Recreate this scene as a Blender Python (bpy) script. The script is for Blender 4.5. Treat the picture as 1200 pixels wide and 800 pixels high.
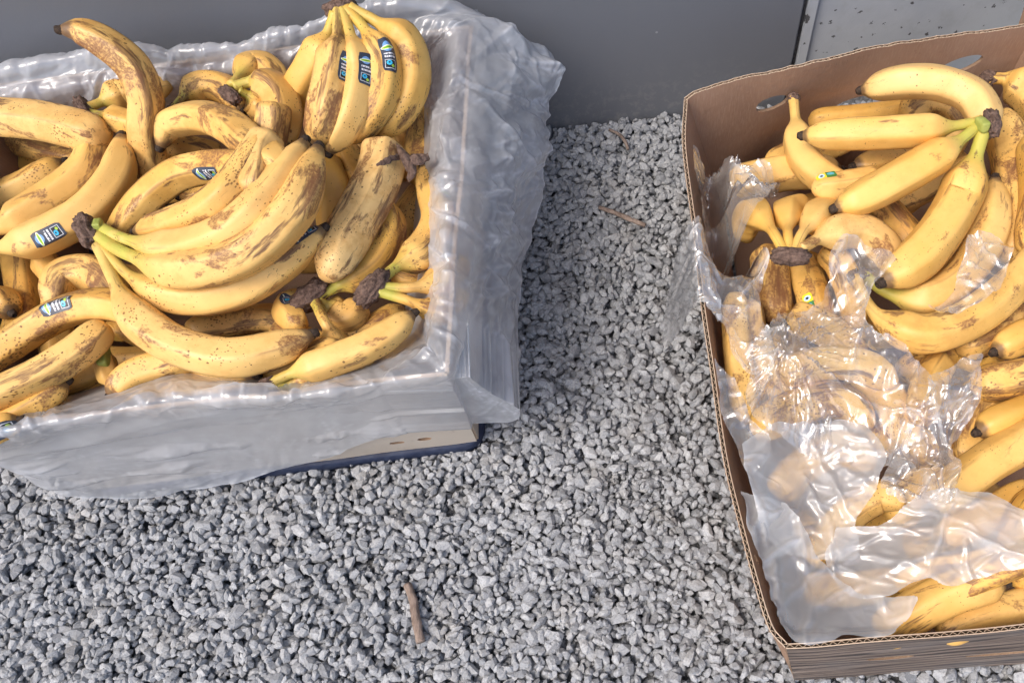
import bpy, math, random
import numpy as np
from mathutils import Vector, Matrix

R_ = math.radians
random.seed(7)
RNG = np.random.default_rng(11)
scene = bpy.context.scene
for o in list(bpy.data.objects):
    bpy.data.objects.remove(o)

# ------------------------------------------------------------------ camera
FPX, PITCH, ROLL, CAMH, CX, CY = 975.0, R_(62.0), R_(-4.15), 0.786, 720.0, 400.0
CAM = np.array([0.0, 0.0, CAMH])
FW = np.array([0, math.cos(PITCH), -math.sin(PITCH)])
_r0 = np.array([1.0, 0, 0]); _u0 = np.cross(_r0, FW)
RT = math.cos(ROLL) * _r0 + math.sin(ROLL) * _u0
UP = -math.sin(ROLL) * _r0 + math.cos(ROLL) * _u0
cam_d = bpy.data.cameras.new('camera'); cam_o = bpy.data.objects.new('camera', cam_d)
scene.collection.objects.link(cam_o); scene.camera = cam_o
cam_d.sensor_width = 36.0; cam_d.lens = FPX / 1200 * 36.0
cam_d.shift_x = -(CX - 600) / 1200.0; cam_d.shift_y = 0.0
cam_d.clip_start = 0.01; cam_d.clip_end = 200
cam_o.matrix_world = Matrix(((RT[0], UP[0], -FW[0], CAM[0]), (RT[1], UP[1], -FW[1], CAM[1]),
                             (RT[2], UP[2], -FW[2], CAM[2]), (0, 0, 0, 1)))

# ------------------------------------------------------------------ sky, sun, exposure
SUN_EL, SUN_AZ = R_(56), R_(238)          # azimuth measured clockwise from +y
world = bpy.data.worlds.new('World'); scene.world = world; world.use_nodes = True
wn = world.node_tree
sky = wn.nodes.new('ShaderNodeTexSky'); sky.sky_type = 'NISHITA'; sky.sun_disc = False
sky.sun_elevation = SUN_EL; sky.sun_rotation = SUN_AZ
sky.air_density = 1.0; sky.dust_density = 4.0; sky.ozone_density = 0.6
wn.links.new(sky.outputs[0], wn.nodes['Background'].inputs[0])
wn.nodes['Background'].inputs[1].default_value = 0.15
sd = bpy.data.lights.new('sun', 'SUN'); sd.energy = 0.95; sd.angle = R_(24); sd.color = (1.0, 0.96, 0.9)
so = bpy.data.objects.new('sun', sd); scene.collection.objects.link(so)
sdir = Vector((math.sin(SUN_AZ) * math.cos(SUN_EL), math.cos(SUN_AZ) * math.cos(SUN_EL), math.sin(SUN_EL)))
so.rotation_euler = sdir.to_track_quat('Z', 'Y').to_euler(); so.location = (0, 0, 5)
vs = scene.view_settings
vs.view_transform = 'Standard'; vs.look = 'None'; vs.gamma = 1.0; vs.use_curve_mapping = False
vs.exposure = 0.92
scene.cycles.max_bounces = 6; scene.cycles.diffuse_bounces = 3; scene.cycles.glossy_bounces = 2; scene.cycles.transmission_bounces = 3; scene.cycles.transparent_max_bounces = 16
scene.cycles.use_adaptive_sampling = True; scene.cycles.adaptive_threshold = 0.03; scene.cycles.use_denoising = True
scene.cycles.caustics_reflective = False; scene.cycles.caustics_refractive = False

# ------------------------------------------------------------------ helpers
def P(x, y, z):
    """point at height z seen at photo position x, y (works on arrays)"""
    x = np.asarray(x, float); y = np.asarray(y, float); z = np.asarray(z, float)
    d = FW * FPX + RT * (x[..., None] - CX) - UP * (y[..., None] - CY)
    return CAM + d * ((z - CAMH) / d[..., 2])[..., None]
def depth(p): return (p - CAM) @ FW

_perm = np.concatenate([np.random.default_rng(3).permutation(256)] * 3)
_grad = np.random.default_rng(4).normal(size=(256, 3)); _grad /= np.linalg.norm(_grad, axis=1)[:, None]
def noise(x, y, z=0.0):
    x, y, z = np.broadcast_arrays(np.asarray(x, float), np.asarray(y, float), np.asarray(z, float))
    xi, yi, zi = np.floor(x).astype(int), np.floor(y).astype(int), np.floor(z).astype(int)
    xf, yf, zf = x - xi, y - yi, z - zi
    f = lambda t: t * t * t * (t * (t * 6 - 15) + 10)
    u, v, w = f(xf), f(yf), f(zf)
    out = 0
    for dx in (0, 1):
        for dy in (0, 1):
            for dz in (0, 1):
                g = _grad[_perm[_perm[_perm[(xi + dx) & 255] + ((yi + dy) & 255)] + ((zi + dz) & 255)]]
                dot = g[..., 0] * (xf - dx) + g[..., 1] * (yf - dy) + g[..., 2] * (zf - dz)
                out = out + dot * (u if dx else 1 - u) * (v if dy else 1 - v) * (w if dz else 1 - w)
    return out * 1.5
def facets(x, y, seed, lams, k=3, warp=.5):
    """crumpled sheet: straight creases with flat facets between them, height about 1"""
    rg = np.random.default_rng(int(seed * 10) + 17); h = 0
    for lam in lams:
        g = 0
        for q in range(k):
            a = rg.uniform(0, math.pi); ph = rg.uniform(0, 1)
            f = (x * math.cos(a) + y * math.sin(a)) / lam + ph + warp * noise(x / lam * .28 + q * 7 + seed, y / lam * .28, seed + q)
            m = np.clip(.5 + 1.6 * noise(x / lam * .35 + q * 3.3, y / lam * .35 + seed, q * 5.1 + seed), 0, 1)
            g = g + m * np.abs((f % 1) * 2 - 1)
        h = h + g / k * lam / lams[0]
    return h
_rh = np.random.default_rng(9).uniform(-1, 1, 4096)
def crumple(x, y, lam, seed, warp=.35):
    """random flat triangles joined along sharp creases, height -1..1"""
    a = seed * 1.7; x, y = x * math.cos(a) - y * math.sin(a), x * math.sin(a) + y * math.cos(a)
    wx = noise(x / lam * .45 + seed, y / lam * .45, seed) * warp * 2; wy = noise(x / lam * .45, y / lam * .45 + seed + 5, seed + 2) * warp * 2
    px, py = x / lam + wx, y / lam + wy
    u = px - py * .577; v = py * 1.155; i, j = np.floor(u).astype(int), np.floor(v).astype(int); f, g = u - i, v - j
    h = lambda p, q: _rh[(_perm[(p + int(seed * 13)) & 255] * 7 + _perm[(q + int(seed * 29)) & 255] * 131) & 4095]
    lo = f + g < 1
    return np.where(lo, h(i, j) * (1 - f - g) + h(i + 1, j) * f + h(i, j + 1) * g, h(i + 1, j + 1) * (f + g - 1) + h(i + 1, j) * (1 - g) + h(i, j + 1) * (1 - f))
def pleats(x, y, seed, lam, n=5, width=.09, warp=.25):
    """narrow raised folds along nearly straight lines, fading in and out"""
    rg = np.random.default_rng(int(seed * 10) + 91); h = 0
    for q in range(n):
        a = rg.uniform(0, math.pi); l = lam * rg.uniform(.7, 1.5)
        f = (x * math.cos(a) + y * math.sin(a)) / l + rg.uniform(0, 1) + warp * noise(x / l * .5 + q * 5 + seed, y / l * .5, seed + q)
        m = np.clip(2.2 * noise(x / l * .8 + q * 3.7, y / l * .8 + seed, q * 4.1 + seed) , 0, 1)
        h = np.maximum(h, m * np.clip(1 - np.abs((f % 1) - .5) / width, 0, 1))
    return h
def ridged(x, y, z=0.0): return 1 - np.abs(noise(x, y, z)) * 2

def catmull(pts, n, ts=None):
    pts = np.asarray(pts, float)
    if len(pts) == 2: pts = np.vstack([pts[0], pts.mean(0), pts[1]])
    d = np.concatenate([[0], np.cumsum(np.linalg.norm(np.diff(pts[:, :2], axis=0), axis=1) + 1e-9)]); d /= d[-1]
    ext = np.vstack([2 * pts[0] - pts[1], pts, 2 * pts[-1] - pts[-2]])
    dk = np.concatenate([[-d[1]], d, [2 - d[-2]]])
    ts = np.linspace(0, 1, n) if ts is None else ts
    out = []
    for t in ts:
        i = min(max(int(np.searchsorted(d, t, side='right')), 1), len(d) - 1)
        p0, p1, p2, p3 = ext[i - 1], ext[i], ext[i + 1], ext[i + 2]
        t0, t1, t2, t3 = dk[i - 1], dk[i], dk[i + 1], dk[i + 2]
        m1 = (p2 - p0) / (t2 - t0); m2 = (p3 - p1) / (t3 - t1); h = t2 - t1; s = (t - t1) / h
        out.append((2*s**3 - 3*s*s + 1) * p1 + (s**3 - 2*s*s + s) * h * m1 + (-2*s**3 + 3*s*s) * p2 + (s**3 - s*s) * h * m2)
    return np.array(out)

COL = scene.collection
def link(name, data, parent=None, loc=(0, 0, 0)):
    o = bpy.data.objects.new(name, data); COL.objects.link(o); o.location = loc
    if parent is not None: o.parent = parent
    return o
def tag(o, label=None, cat=None, group=None, kind=None):
    for k, v in (('label', label), ('category', cat), ('group', group), ('kind', kind)):
        if v: o[k] = v
    return o
def mesh(name, verts, faces, mat, smooth=True):
    me = bpy.data.meshes.new(name)
    v = np.asarray(verts, float)
    me.from_pydata(v.tolist(), [], faces if isinstance(faces, list) else faces.tolist())
    me.materials.append(mat)
    if smooth: me.polygons.foreach_set('use_smooth', np.ones(len(me.polygons), bool))
    me.update()
    return me
def grid_faces(n, m, wrap_m=False, off=0):
    i = np.arange(n - 1)[:, None]; j = np.arange(m if wrap_m else m - 1)[None, :]; j2 = (j + 1) % m
    a = i * m + j; b = i * m + j2; c = (i + 1) * m + j2; d = (i + 1) * m + j
    return np.stack([a, b, c, d], -1).reshape(-1, 4) + off
def set_attr(me, name, typ, data):
    a = me.attributes.new(name, typ, 'POINT')
    key = {'FLOAT': 'value', 'FLOAT_VECTOR': 'vector', 'FLOAT_COLOR': 'color'}[typ]
    a.data.foreach_set(key, np.asarray(data, np.float32).ravel())

# ------------------------------------------------------------------ node helper
class NT:
    def __init__(s, name):
        s.m = bpy.data.materials.new(name); s.m.use_nodes = True; s.t = s.m.node_tree
        s.b = s.t.nodes['Principled BSDF']; s.out = s.t.nodes['Material Output']
    def n(s, typ, **kw):
        nd = s.t.nodes.new('ShaderNode' + typ)
        for k, v in kw.items(): setattr(nd, k, v)
        return nd
    def put(s, sock, v):
        if v is None: return
        if isinstance(v, bpy.types.NodeSocket): s.t.links.new(v, sock)
        else:
            if isinstance(v, (tuple, list)) and len(v) == 3 and sock.type == 'RGBA': v = (*v, 1)
            sock.default_value = v
    def math(s, op, a, b=None, c=None, clamp=False):
        nd = s.n('Math', operation=op, use_clamp=clamp)
        for i, v in enumerate((a, b, c)): s.put(nd.inputs[i], v) if v is not None else None
        return nd.outputs[0]
    def vmath(s, op, a, b=None):
        nd = s.n('VectorMath', operation=op); s.put(nd.inputs[0], a)
        if b is not None: s.put(nd.inputs[1], b)
        return nd.outputs[0]
    def mix(s, f, a, b, blend='MIX'):
        nd = s.n('Mix', data_type='RGBA', blend_type=blend, clamp_factor=True)
        s.put(nd.inputs[0], f); s.put(nd.inputs[6], a); s.put(nd.inputs[7], b); return nd.outputs[2]
    def ramp(s, v, lo, hi, a=0.0, b=1.0):
        nd = s.n('MapRange', clamp=True, interpolation_type='SMOOTHSTEP')
        for i, q in enumerate((v, lo, hi, a, b)): s.put(nd.inputs[i], q)
        return nd.outputs[0]
    def noise(s, vec, scale, detail=3, rough=.55, dist=0):
        nd = s.n('TexNoise'); s.put(nd.inputs['Vector'], vec); nd.inputs['Scale'].default_value = scale
        nd.inputs['Detail'].default_value = detail; nd.inputs['Roughness'].default_value = rough
        nd.inputs['Distortion'].default_value = dist; return nd.outputs[0]
    def vor(s, vec, scale, feature='F1', rnd=1.0):
        nd = s.n('TexVoronoi', feature=feature); s.put(nd.inputs['Vector'], vec)
        nd.inputs['Scale'].default_value = scale; nd.inputs['Randomness'].default_value = rnd; return nd
    def attr(s, name): return s.n('Attribute', attribute_name=name)
    def obj(s): return s.n('TexCoord').outputs['Object']
    def sep(s, v):
        nd = s.n('SeparateXYZ'); s.put(nd.inputs[0], v); return nd.outputs
    def bump(s, h, strength, dist=.001):
        nd = s.n('Bump'); nd.inputs['Strength'].default_value = strength; nd.inputs['Distance'].default_value = dist
        s.put(nd.inputs['Height'], h); return nd.outputs[0]
    def fin(s, col=None, rough=None, normal=None, spec=None):
        s.put(s.b.inputs['Base Color'], col); s.put(s.b.inputs['Roughness'], rough)
        s.put(s.b.inputs['Normal'], normal); s.put(s.b.inputs['Specular IOR Level'], spec); return s.m

# ------------------------------------------------------------------ materials
def mat_banana():
    t = NT('banana_peel')
    bn = t.attr('bn').outputs['Vector']; tt = t.attr('bt').outputs['Fac']
    par = t.attr('par'); sp = t.n('SeparateColor'); t.put(sp.inputs[0], par.outputs['Color'])
    spot, green, brown = sp.outputs; pale = par.outputs['Alpha']
    ridge = t.attr('ridge').outputs['Fac']
    st = t.vmath('MULTIPLY', bn, (.22, 1, 1)); cr = t.vmath('MULTIPLY', bn, (2.6, .55, .55))
    big = t.noise(bn, 22, 3)
    base = t.mix(t.ramp(big, .3, .7), (.67, .365, .066), (.77, .465, .125))
    base = t.mix(pale, base, (.78, .53, .23))
    # greenish neck
    gm = t.math('MULTIPLY', t.math('MULTIPLY', t.ramp(tt, .12, .30, 1, 0), green), t.ramp(t.noise(bn, 60, 2), .15, .5))
    base = t.mix(t.math('MULTIPLY', gm, .95, clamp=True), base, (.44, .42, .075))
    # warm overripe mottling
    mott = t.math('MULTIPLY', t.ramp(t.noise(bn, 45, 5, .7), .43, .66), t.math('MULTIPLY', brown, 1.0))
    base = t.mix(t.math('MULTIPLY', mott, .6), base, (.52, .26, .06))
    # sugar spots
    patch = t.ramp(t.noise(bn, 30, 3), .42, .70, .12, 1.1)
    v1 = t.vor(t.vmath('MULTIPLY', bn, (.8, 1, 1)), 420)
    jit = t.noise(bn, 300, 1)
    d1 = t.math('ADD', v1.outputs['Distance'], t.math('MULTIPLY', t.math('SUBTRACT', jit, .5), .35))
    s1 = t.math('LESS_THAN', d1, t.math('MULTIPLY', t.math('MULTIPLY', spot, patch), .40))
    v2 = t.vor(bn, 150)
    s2 = t.math('LESS_THAN', t.math('ADD', v2.outputs['Distance'], t.math('MULTIPLY', t.math('SUBTRACT', t.noise(bn, 500, 2), .5), .5)),
                t.math('MULTIPLY', t.math('MULTIPLY', spot, t.ramp(t.noise(bn, 28, 1), .45, .7)), .22))
    base = t.mix(t.math('MULTIPLY', s1, .8), base, (.17, .075, .02))
    base = t.mix(t.math('MULTIPLY', s2, .85), base, (.11, .05, .018))
    # long bruises and crossways scuffs
    n1 = t.noise(st, 62, 5, .62, .3)
    th = t.math('SUBTRACT', .69, t.math('MULTIPLY', brown, .16))
    b1 = t.ramp(n1, th, t.math('ADD', th, .06))
    fib = t.ramp(t.noise(t.vmath('MULTIPLY', bn, (.12, 1, 1)), 500, 2), .3, .7, .55, 1)
    base = t.mix(t.math('MULTIPLY', t.math('MULTIPLY', b1, fib), .92), base, (.12, .052, .028))
    n4 = t.noise(t.vmath('MULTIPLY', bn, (.55, 1, 1)), 34, 5, .68, .5)
    th4 = t.math('SUBTRACT', .64, t.math('MULTIPLY', brown, .12))
    b4 = t.math('MULTIPLY', t.ramp(n4, th4, t.math('ADD', th4, .065)), t.ramp(t.noise(bn, 420, 2, .7), .35, .6, .45, 1))
    base = t.mix(t.math('MULTIPLY', b4, .88), base, (.21, .088, .035))
    v3 = t.vor(cr, 95); cs = t.math('LESS_THAN', t.math('ADD', v3.outputs['Distance'], t.math('MULTIPLY', t.noise(bn, 260, 2), .35)),
                                     t.math('MULTIPLY', t.ramp(t.noise(bn, 38, 2), .45, .65), t.math('ADD', .17, t.math('MULTIPLY', brown, .10))))
    base = t.mix(t.math('MULTIPLY', cs, .7), base, (.22, .1, .03))
    # ridge lines
    rl = t.math('MULTIPLY', t.ramp(ridge, .74, 1.0), t.ramp(t.noise(st, 55, 4, .65), t.math('SUBTRACT', .62, t.math('MULTIPLY', brown, .22)), .66))
    base = t.mix(t.math('MULTIPLY', rl, .75), base, (.17, .08, .03))
    # dry ends
    end = t.math('ADD', tt, t.math('MULTIPLY', t.math('SUBTRACT', t.noise(bn, 120, 3), .5), .05))
    base = t.mix(t.math('MULTIPLY', t.ramp(end, .955, .985), .9), base, (.14, .08, .04))
    h = t.math('ADD', t.math('MULTIPLY', t.noise(st, 200, 4), .6), t.math('MULTIPLY', s2, -.25))
    return t.fin(base, t.ramp(n1, .3, .8, .42, .62), t.bump(h, .35, .0012), .42)

def mat_simple(name, c1, c2, scale, rough=.8, bump=.5, bd=.002, stretch=(1, 1, 1), spec=.3):
    t = NT(name); v = t.vmath('MULTIPLY', t.obj(), stretch)
    n = t.noise(v, scale, 5, .65)
    return t.fin(t.mix(t.ramp(n, .3, .7), c1, c2), rough, t.bump(n, bump, bd), spec)

def mat_sticker():
    t = NT('sticker_print'); uv = t.attr('suv').outputs['Vector']; x, y, z = t.sep(uv)    # x 0..2 along, y 0..1 across
    def box(x0, x1, y0, y1):
        a = t.math('MULTIPLY', t.math('GREATER_THAN', x, x0), t.math('LESS_THAN', x, x1))
        return t.math('MULTIPLY', a, t.math('MULTIPLY', t.math('GREATER_THAN', y, y0), t.math('LESS_THAN', y, y1)))
    def ell(cx, cy, rx, ry):
        a = t.math('POWER', t.math('DIVIDE', t.math('SUBTRACT', x, cx), rx), 2.0)
        b = t.math('POWER', t.math('DIVIDE', t.math('SUBTRACT', y, cy), ry), 2.0)
        return t.math('LESS_THAN', t.math('ADD', a, b), 1.0)
    c = t.mix(t.noise(uv, 8, 2), (.02, .028, .05), (.05, .06, .085))
    c = t.mix(ell(.42, .5, .27, .30), c, (.16, .33, .62))
    c = t.mix(ell(.42, .5, .12, .44), c, (.85, .9, .75))
    c = t.mix(ell(.42, .5, .085, .38), c, (.42, .62, .03))
    c = t.mix(ell(.42, .5, .03, .28), c, (.08, .30, .03))
    let = t.math('GREATER_THAN', t.noise(t.vmath('MULTIPLY', uv, (3, 14, 1)), 1.0, 2), .44)
    for a, b in ((.82, .94), (1.04, 1.16)):
        c = t.mix(t.math('MULTIPLY', box(a, b, .16, .84), let), c, (.75, .75, .78))
    c = t.mix(box(1.30, 1.84, .16, .84), c, (.55, .58, .6))
    c = t.mix(box(1.34, 1.80, .20, .80), c, (.008, .009, .012))
    c = t.mix(ell(1.50, .58, .14, .17), c, (.04, .42, .68))
    c = t.mix(ell(1.48, .58, .05, .06), c, (.008, .02, .03))
    c = t.mix(ell(1.66, .36, .09, .10), c, (.40, .58, .06))
    return t.fin(c, .3, None, .5)
def mat_sticker2():
    t = NT('yellow_sticker_print'); uv = t.attr('suv').outputs['Vector']; x, y, z = t.sep(uv)
    def ell(cx, cy, rx, ry):
        a = t.math('POWER', t.math('DIVIDE', t.math('SUBTRACT', x, cx), rx), 2.0)
        b = t.math('POWER', t.math('DIVIDE', t.math('SUBTRACT', y, cy), ry), 2.0)
        return t.math('LESS_THAN', t.math('ADD', a, b), 1.0)
    c = t.mix(t.math('GREATER_THAN', x, .95), (.78, .70, .03), (.05, .22, .05))
    c = t.mix(ell(.5, .5, .30, .36), c, (.5, .68, .82)); c = t.mix(ell(.5, .5, .13, .16), c, (.01, .02, .05))
    c = t.mix(ell(1.45, .4, .40, .22), c, (.10, .45, .55))
    return t.fin(c, .3)

def mat_stone():
    t = NT('granite_chips'); p = t.obj(); tone = t.attr('tone').outputs['Fac']
    c = t.mix(tone, (.22, .228, .242), (.40, .408, .42))
    g = t.noise(p, 520, 4, .75)
    c = t.mix(t.math('MULTIPLY', t.ramp(g, .45, .65), .45), c, (.08, .085, .095))
    w = t.noise(t.vmath('ADD', p, (3, 1, 2)), 380, 3, .7)
    c = t.mix(t.math('MULTIPLY', t.ramp(w, .54, .70), .4), c, (.58, .58, .57))
    c = t.mix(t.math('MULTIPLY', t.ramp(t.noise(p, 25, 2), .5, .75), .18), c, (.30, .25, .18))
    return t.fin(c, .85, t.bump(g, .4, .0012), .25)

def mat_card(name, c1, c2):
    t = NT(name); p = t.obj()
    n = t.noise(p, 6, 4, .6); f = t.noise(t.vmath('MULTIPLY', p, (1, 1, .15)), 700, 2)
    c = t.mix(t.ramp(n, .3, .7), c1, c2)
    c = t.mix(t.math('MULTIPLY', t.ramp(f, .4, .8), .15), c, (.6, .45, .33))
    c = t.mix(t.math('MULTIPLY', t.ramp(t.noise(p, 55, 5, .7), .60, .72), .25), c, (.16, .09, .06))
    return t.fin(c, .75, t.bump(t.noise(p, 120, 4), .35, .001), .25)

def mat_woodprint():
    t = NT('wood_grain_print'); p = t.obj(); x, y, z = t.sep(p)
    cb = t.n('CombineXYZ'); t.put(cb.inputs[0], t.math('ADD', x, y)); t.put(cb.inputs[1], z)
    v = cb.outputs[0]
    warp = t.noise(t.vmath('MULTIPLY', v, (5, 26, 1)), 1, 2)
    ph = t.math('ADD', t.math('MULTIPLY', z, 420), t.math('MULTIPLY', warp, 22))
    ln = t.math('SINE', ph)
    fine = t.noise(t.vmath('MULTIPLY', v, (10, 130, 1)), 1, 4, .7)
    c = t.mix(t.ramp(fine, .3, .7), (.12, .088, .07), (.31, .24, .195))
    c = t.mix(t.math('MULTIPLY', t.ramp(ln, .35, .85), .85), c, (.035, .028, .028))
    c = t.mix(t.math('MULTIPLY', t.ramp(t.noise(v, 9, 2), .5, .7), .35), c, (.12, .13, .14))
    return t.fin(c, .6, t.bump(t.noise(p, 150, 3), .25, .001), .3)

def mat_film(name, body, tint, gloss, rough, bscale, bstr):
    t = NT(name); t.t.nodes.remove(t.b)
    p = t.obj()
    h = t.noise(p, bscale, 2, .6, .8)
    nm = t.bump(h, bstr, .003)
    df = t.n('BsdfDiffuse'); t.put(df.inputs[0], tint); t.put(df.inputs['Normal'], nm)
    tl = t.n('BsdfTranslucent'); t.put(tl.inputs[0], tint); t.put(tl.inputs['Normal'], nm)
    ms = t.n('MixShader'); ms.inputs[0].default_value = .4
    t.t.links.new(df.outputs[0], ms.inputs[1]); t.t.links.new(tl.outputs[0], ms.inputs[2])
    tr = t.n('BsdfTransparent'); t.put(tr.inputs[0], (.96, .97, .98))
    lw = t.n('LayerWeight'); lw.inputs[0].default_value = .35; t.put(lw.inputs['Normal'], nm)
    lw2 = t.n('LayerWeight'); lw2.inputs[0].default_value = .5; t.put(lw2.inputs['Normal'], nm)
    haze = t.ramp(t.noise(p, bscale * .25, 3), .3, .75, body * .75, body * 1.25)
    cz_ = t.attr('crease').outputs['Fac']
    a = t.math('ADD', t.math('ADD', haze, t.math('MULTIPLY', cz_, .5)), t.math('MULTIPLY', lw.outputs['Facing'], .25), clamp=True)
    m1 = t.n('MixShader'); t.put(m1.inputs[0], a)
    t.t.links.new(tr.outputs[0], m1.inputs[1]); t.t.links.new(ms.outputs[0], m1.inputs[2])
    gl = t.n('BsdfGlossy'); gl.inputs['Roughness'].default_value = rough; t.put(gl.inputs['Normal'], nm)
    t.put(gl.inputs[0], (1, 1, 1))
    fz = t.math('ADD', .04, t.math('MULTIPLY', t.math('POWER', lw2.outputs['Facing'], 4.0), .5))
    m2 = t.n('MixShader'); t.put(m2.inputs[0], t.math('MULTIPLY', fz, gloss, clamp=True))
    t.t.links.new(m1.outputs[0], m2.inputs[1]); t.t.links.new(gl.outputs[0], m2.inputs[2])
    t.t.links.new(m2.outputs[0], t.out.inputs[0]); return t.m

def mat_wall():
    t = NT('dark_grey_paint'); p = t.obj()
    n = t.noise(p, 2.2, 3); f = t.noise(p, 300, 3, .7)
    c = t.mix(n, (.145, .152, .170), (.170, .177, .195))
    v = t.vor(p, 30); sp = t.math('MULTIPLY', t.math('LESS_THAN', v.outputs['Distance'], .05), t.ramp(t.noise(p, 9, 1), .55, .6))
    c = t.mix(t.math('MULTIPLY', sp, .6), c, (.4, .4, .4))
    c = t.mix(t.math('MULTIPLY', t.ramp(t.noise(p, 14, 5, .7), .55, .8), .25), c, (.2, .19, .17))
    wz = t.sep(p)[2]
    c = t.mix(t.math('MULTIPLY', t.math('MULTIPLY', t.ramp(wz, .0, .10, 1, 0), t.ramp(t.noise(p, 70, 5, .75), .48, .62)), .35), c, (.30, .29, .27))
    return t.fin(c, .42, t.bump(f, .12, .001), .4)
def mat_pale():
    t = NT('pale_grey_paint'); p = t.obj()
    c = t.mix(t.ramp(t.noise(p, 7, 4, .65), .3, .7), (.34, .36, .39), (.43, .45, .47))
    c = t.mix(t.math('MULTIPLY', t.ramp(t.noise(p, 40, 5, .7), .5, .8), .35), c, (.26, .25, .22))
    v = t.vor(p, 60); r = t.n('SeparateColor'); t.put(r.inputs[0], v.outputs['Color'])
    d = t.math('ADD', v.outputs['Distance'], t.math('MULTIPLY', t.noise(p, 260, 3, .7), .5))
    sp = t.math('MULTIPLY', t.math('LESS_THAN', d, t.math('MULTIPLY', r.outputs[1], .76)), t.math('GREATER_THAN', r.outputs[0], .3))
    c = t.mix(t.math('MULTIPLY', sp, .85), c, (.035, .03, .028))
    return t.fin(c, .5, t.bump(t.noise(p, 200, 3), .2, .001), .35)

M_BAN = mat_banana()
M_TIP = mat_simple('dried_tip', (.018, .013, .01), (.07, .045, .03), 500, .8)
M_CROWN = mat_simple('dried_crown', (.07, .042, .032), (.20, .13, .10), 260, .85, .9, .003, (1, 1, .5))
M_GREEN = mat_simple('green_cut', (.24, .28, .055), (.36, .38, .10), 120, .5, .3)
M_STK, M_STK2 = mat_sticker(), mat_sticker2()
M_STONE = mat_stone()
M_SOIL = mat_simple('gravel_bed', (.08, .08, .082), (.17, .17, .17), 120, .95, 1, .006)
M_CARD = mat_card('brown_cardboard', (.25, .152, .10), (.33, .21, .145))
M_CARDOUT = mat_card('beige_cardboard', (.40, .34, .28), (.50, .44, .37))
M_EDGE = mat_card('torn_cardboard_edge', (.42, .30, .21), (.52, .40, .29))
M_FLUTE = mat_card('cardboard_flute', (.17, .11, .07), (.25, .16, .10))
M_WOOD = mat_woodprint()
M_NAVY = mat_simple('navy_print', (.012, .018, .045), (.03, .04, .075), 90, .55, .2)
M_LINER = mat_film('milky_liner', .40, (.78, .81, .87), 1.3, .18, 60, .10)
M_MILKY = mat_film('milky_bag_film', .36, (.88, .89, .90), 1.4, .16, 50, .04)
M_CLEAR = mat_film('clear_bag_film', .09, (.95, .95, .95), 3.0, .09, 90, .10)
M_WALL, M_PALE = mat_wall(), mat_pale()
M_SEAM = mat_simple('dark_sealant', (.03, .03, .032), (.08, .08, .08), 150, .7)
M_TWIG = mat_simple('weathered_wood', (.13, .093, .073), (.30, .23, .19), 180, .85, .8, .002, (1, .3, 1))

# ------------------------------------------------------------------ setting: walls
def boxmesh(name, x0, x1, y0, y1, z0, z1, mat, bev=.0015):
    import bmesh
    bm = bmesh.new(); bmesh.ops.create_cube(bm, size=1)
    for v in bm.verts:
        v.co = Vector(((x0 + x1) / 2 + v.co.x * (x1 - x0), (y0 + y1) / 2 + v.co.y * (y1 - y0), (z0 + z1) / 2 + v.co.z * (z1 - z0)))
    bmesh.ops.bevel(bm, geom=list(bm.edges), offset=bev, segments=2, affect='EDGES')
    me = bpy.data.meshes.new(name); bm.to_mesh(me); bm.free(); me.materials.append(mat); return me
def wall_y(x): return .727 + .055 * x
WANG = math.atan(.055)
seam_x = float(P(945, 70, .1)[0])
wall = link('building_wall', None, None, (0, .727, 0)); wall.rotation_euler = (0, 0, WANG)
tag(wall, 'smooth dark grey painted wall panel behind the boxes', 'wall')
link('wall_panel', boxmesh('wall_panel', -3.5, seam_x - .004, .0, .06, -.1, 2.6, M_WALL), wall)
link('edge_seal', boxmesh('edge_seal', seam_x - .0035, seam_x + .0005, .004, .05, -.1, 2.6, M_SEAM, .0005), wall)
pan = link('metal_panel', None, None, (0, .727, 0)); pan.rotation_euler = (0, 0, WANG)
tag(pan, 'pale grey dirt-speckled metal panel beside the dark wall', 'panel')
link('flange', boxmesh('flange', seam_x + .001, seam_x + .014, .002, .05, -.1, 2.6, M_PALE), pan)
link('sheet', boxmesh('sheet', seam_x + .0142, 3.5, .007, .05, -.1, 2.6, M_PALE), pan)

# ------------------------------------------------------------------ ground and gravel
gx = np.linspace(-30, 30, 3)
gm = mesh('ground', [(-40, -40, -.012), (40, -40, -.012), (40, 40, -.012), (-40, 40, -.012)], [[0, 1, 2, 3]], M_SOIL, False)
ground = tag(link('ground', gm), kind='structure')

# box footprints (world)
L_FR, L_FL = P(524, 437, .19)[:2], P(-105, 508, .19)[:2]
L_BR = P(552, 30, .19)[:2]; L_BL = P(-34, 104, .19)[:2]
Lb_FR, Lb_FL = P(562, 521, .0)[:2], P(125, 577, .0)[:2]
Lb_BR = L_BR + (Lb_FR - L_FR) * .4 + np.array([-.012, -.02]); Lb_BL = L_BL + np.array([.015, -.015])

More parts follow.
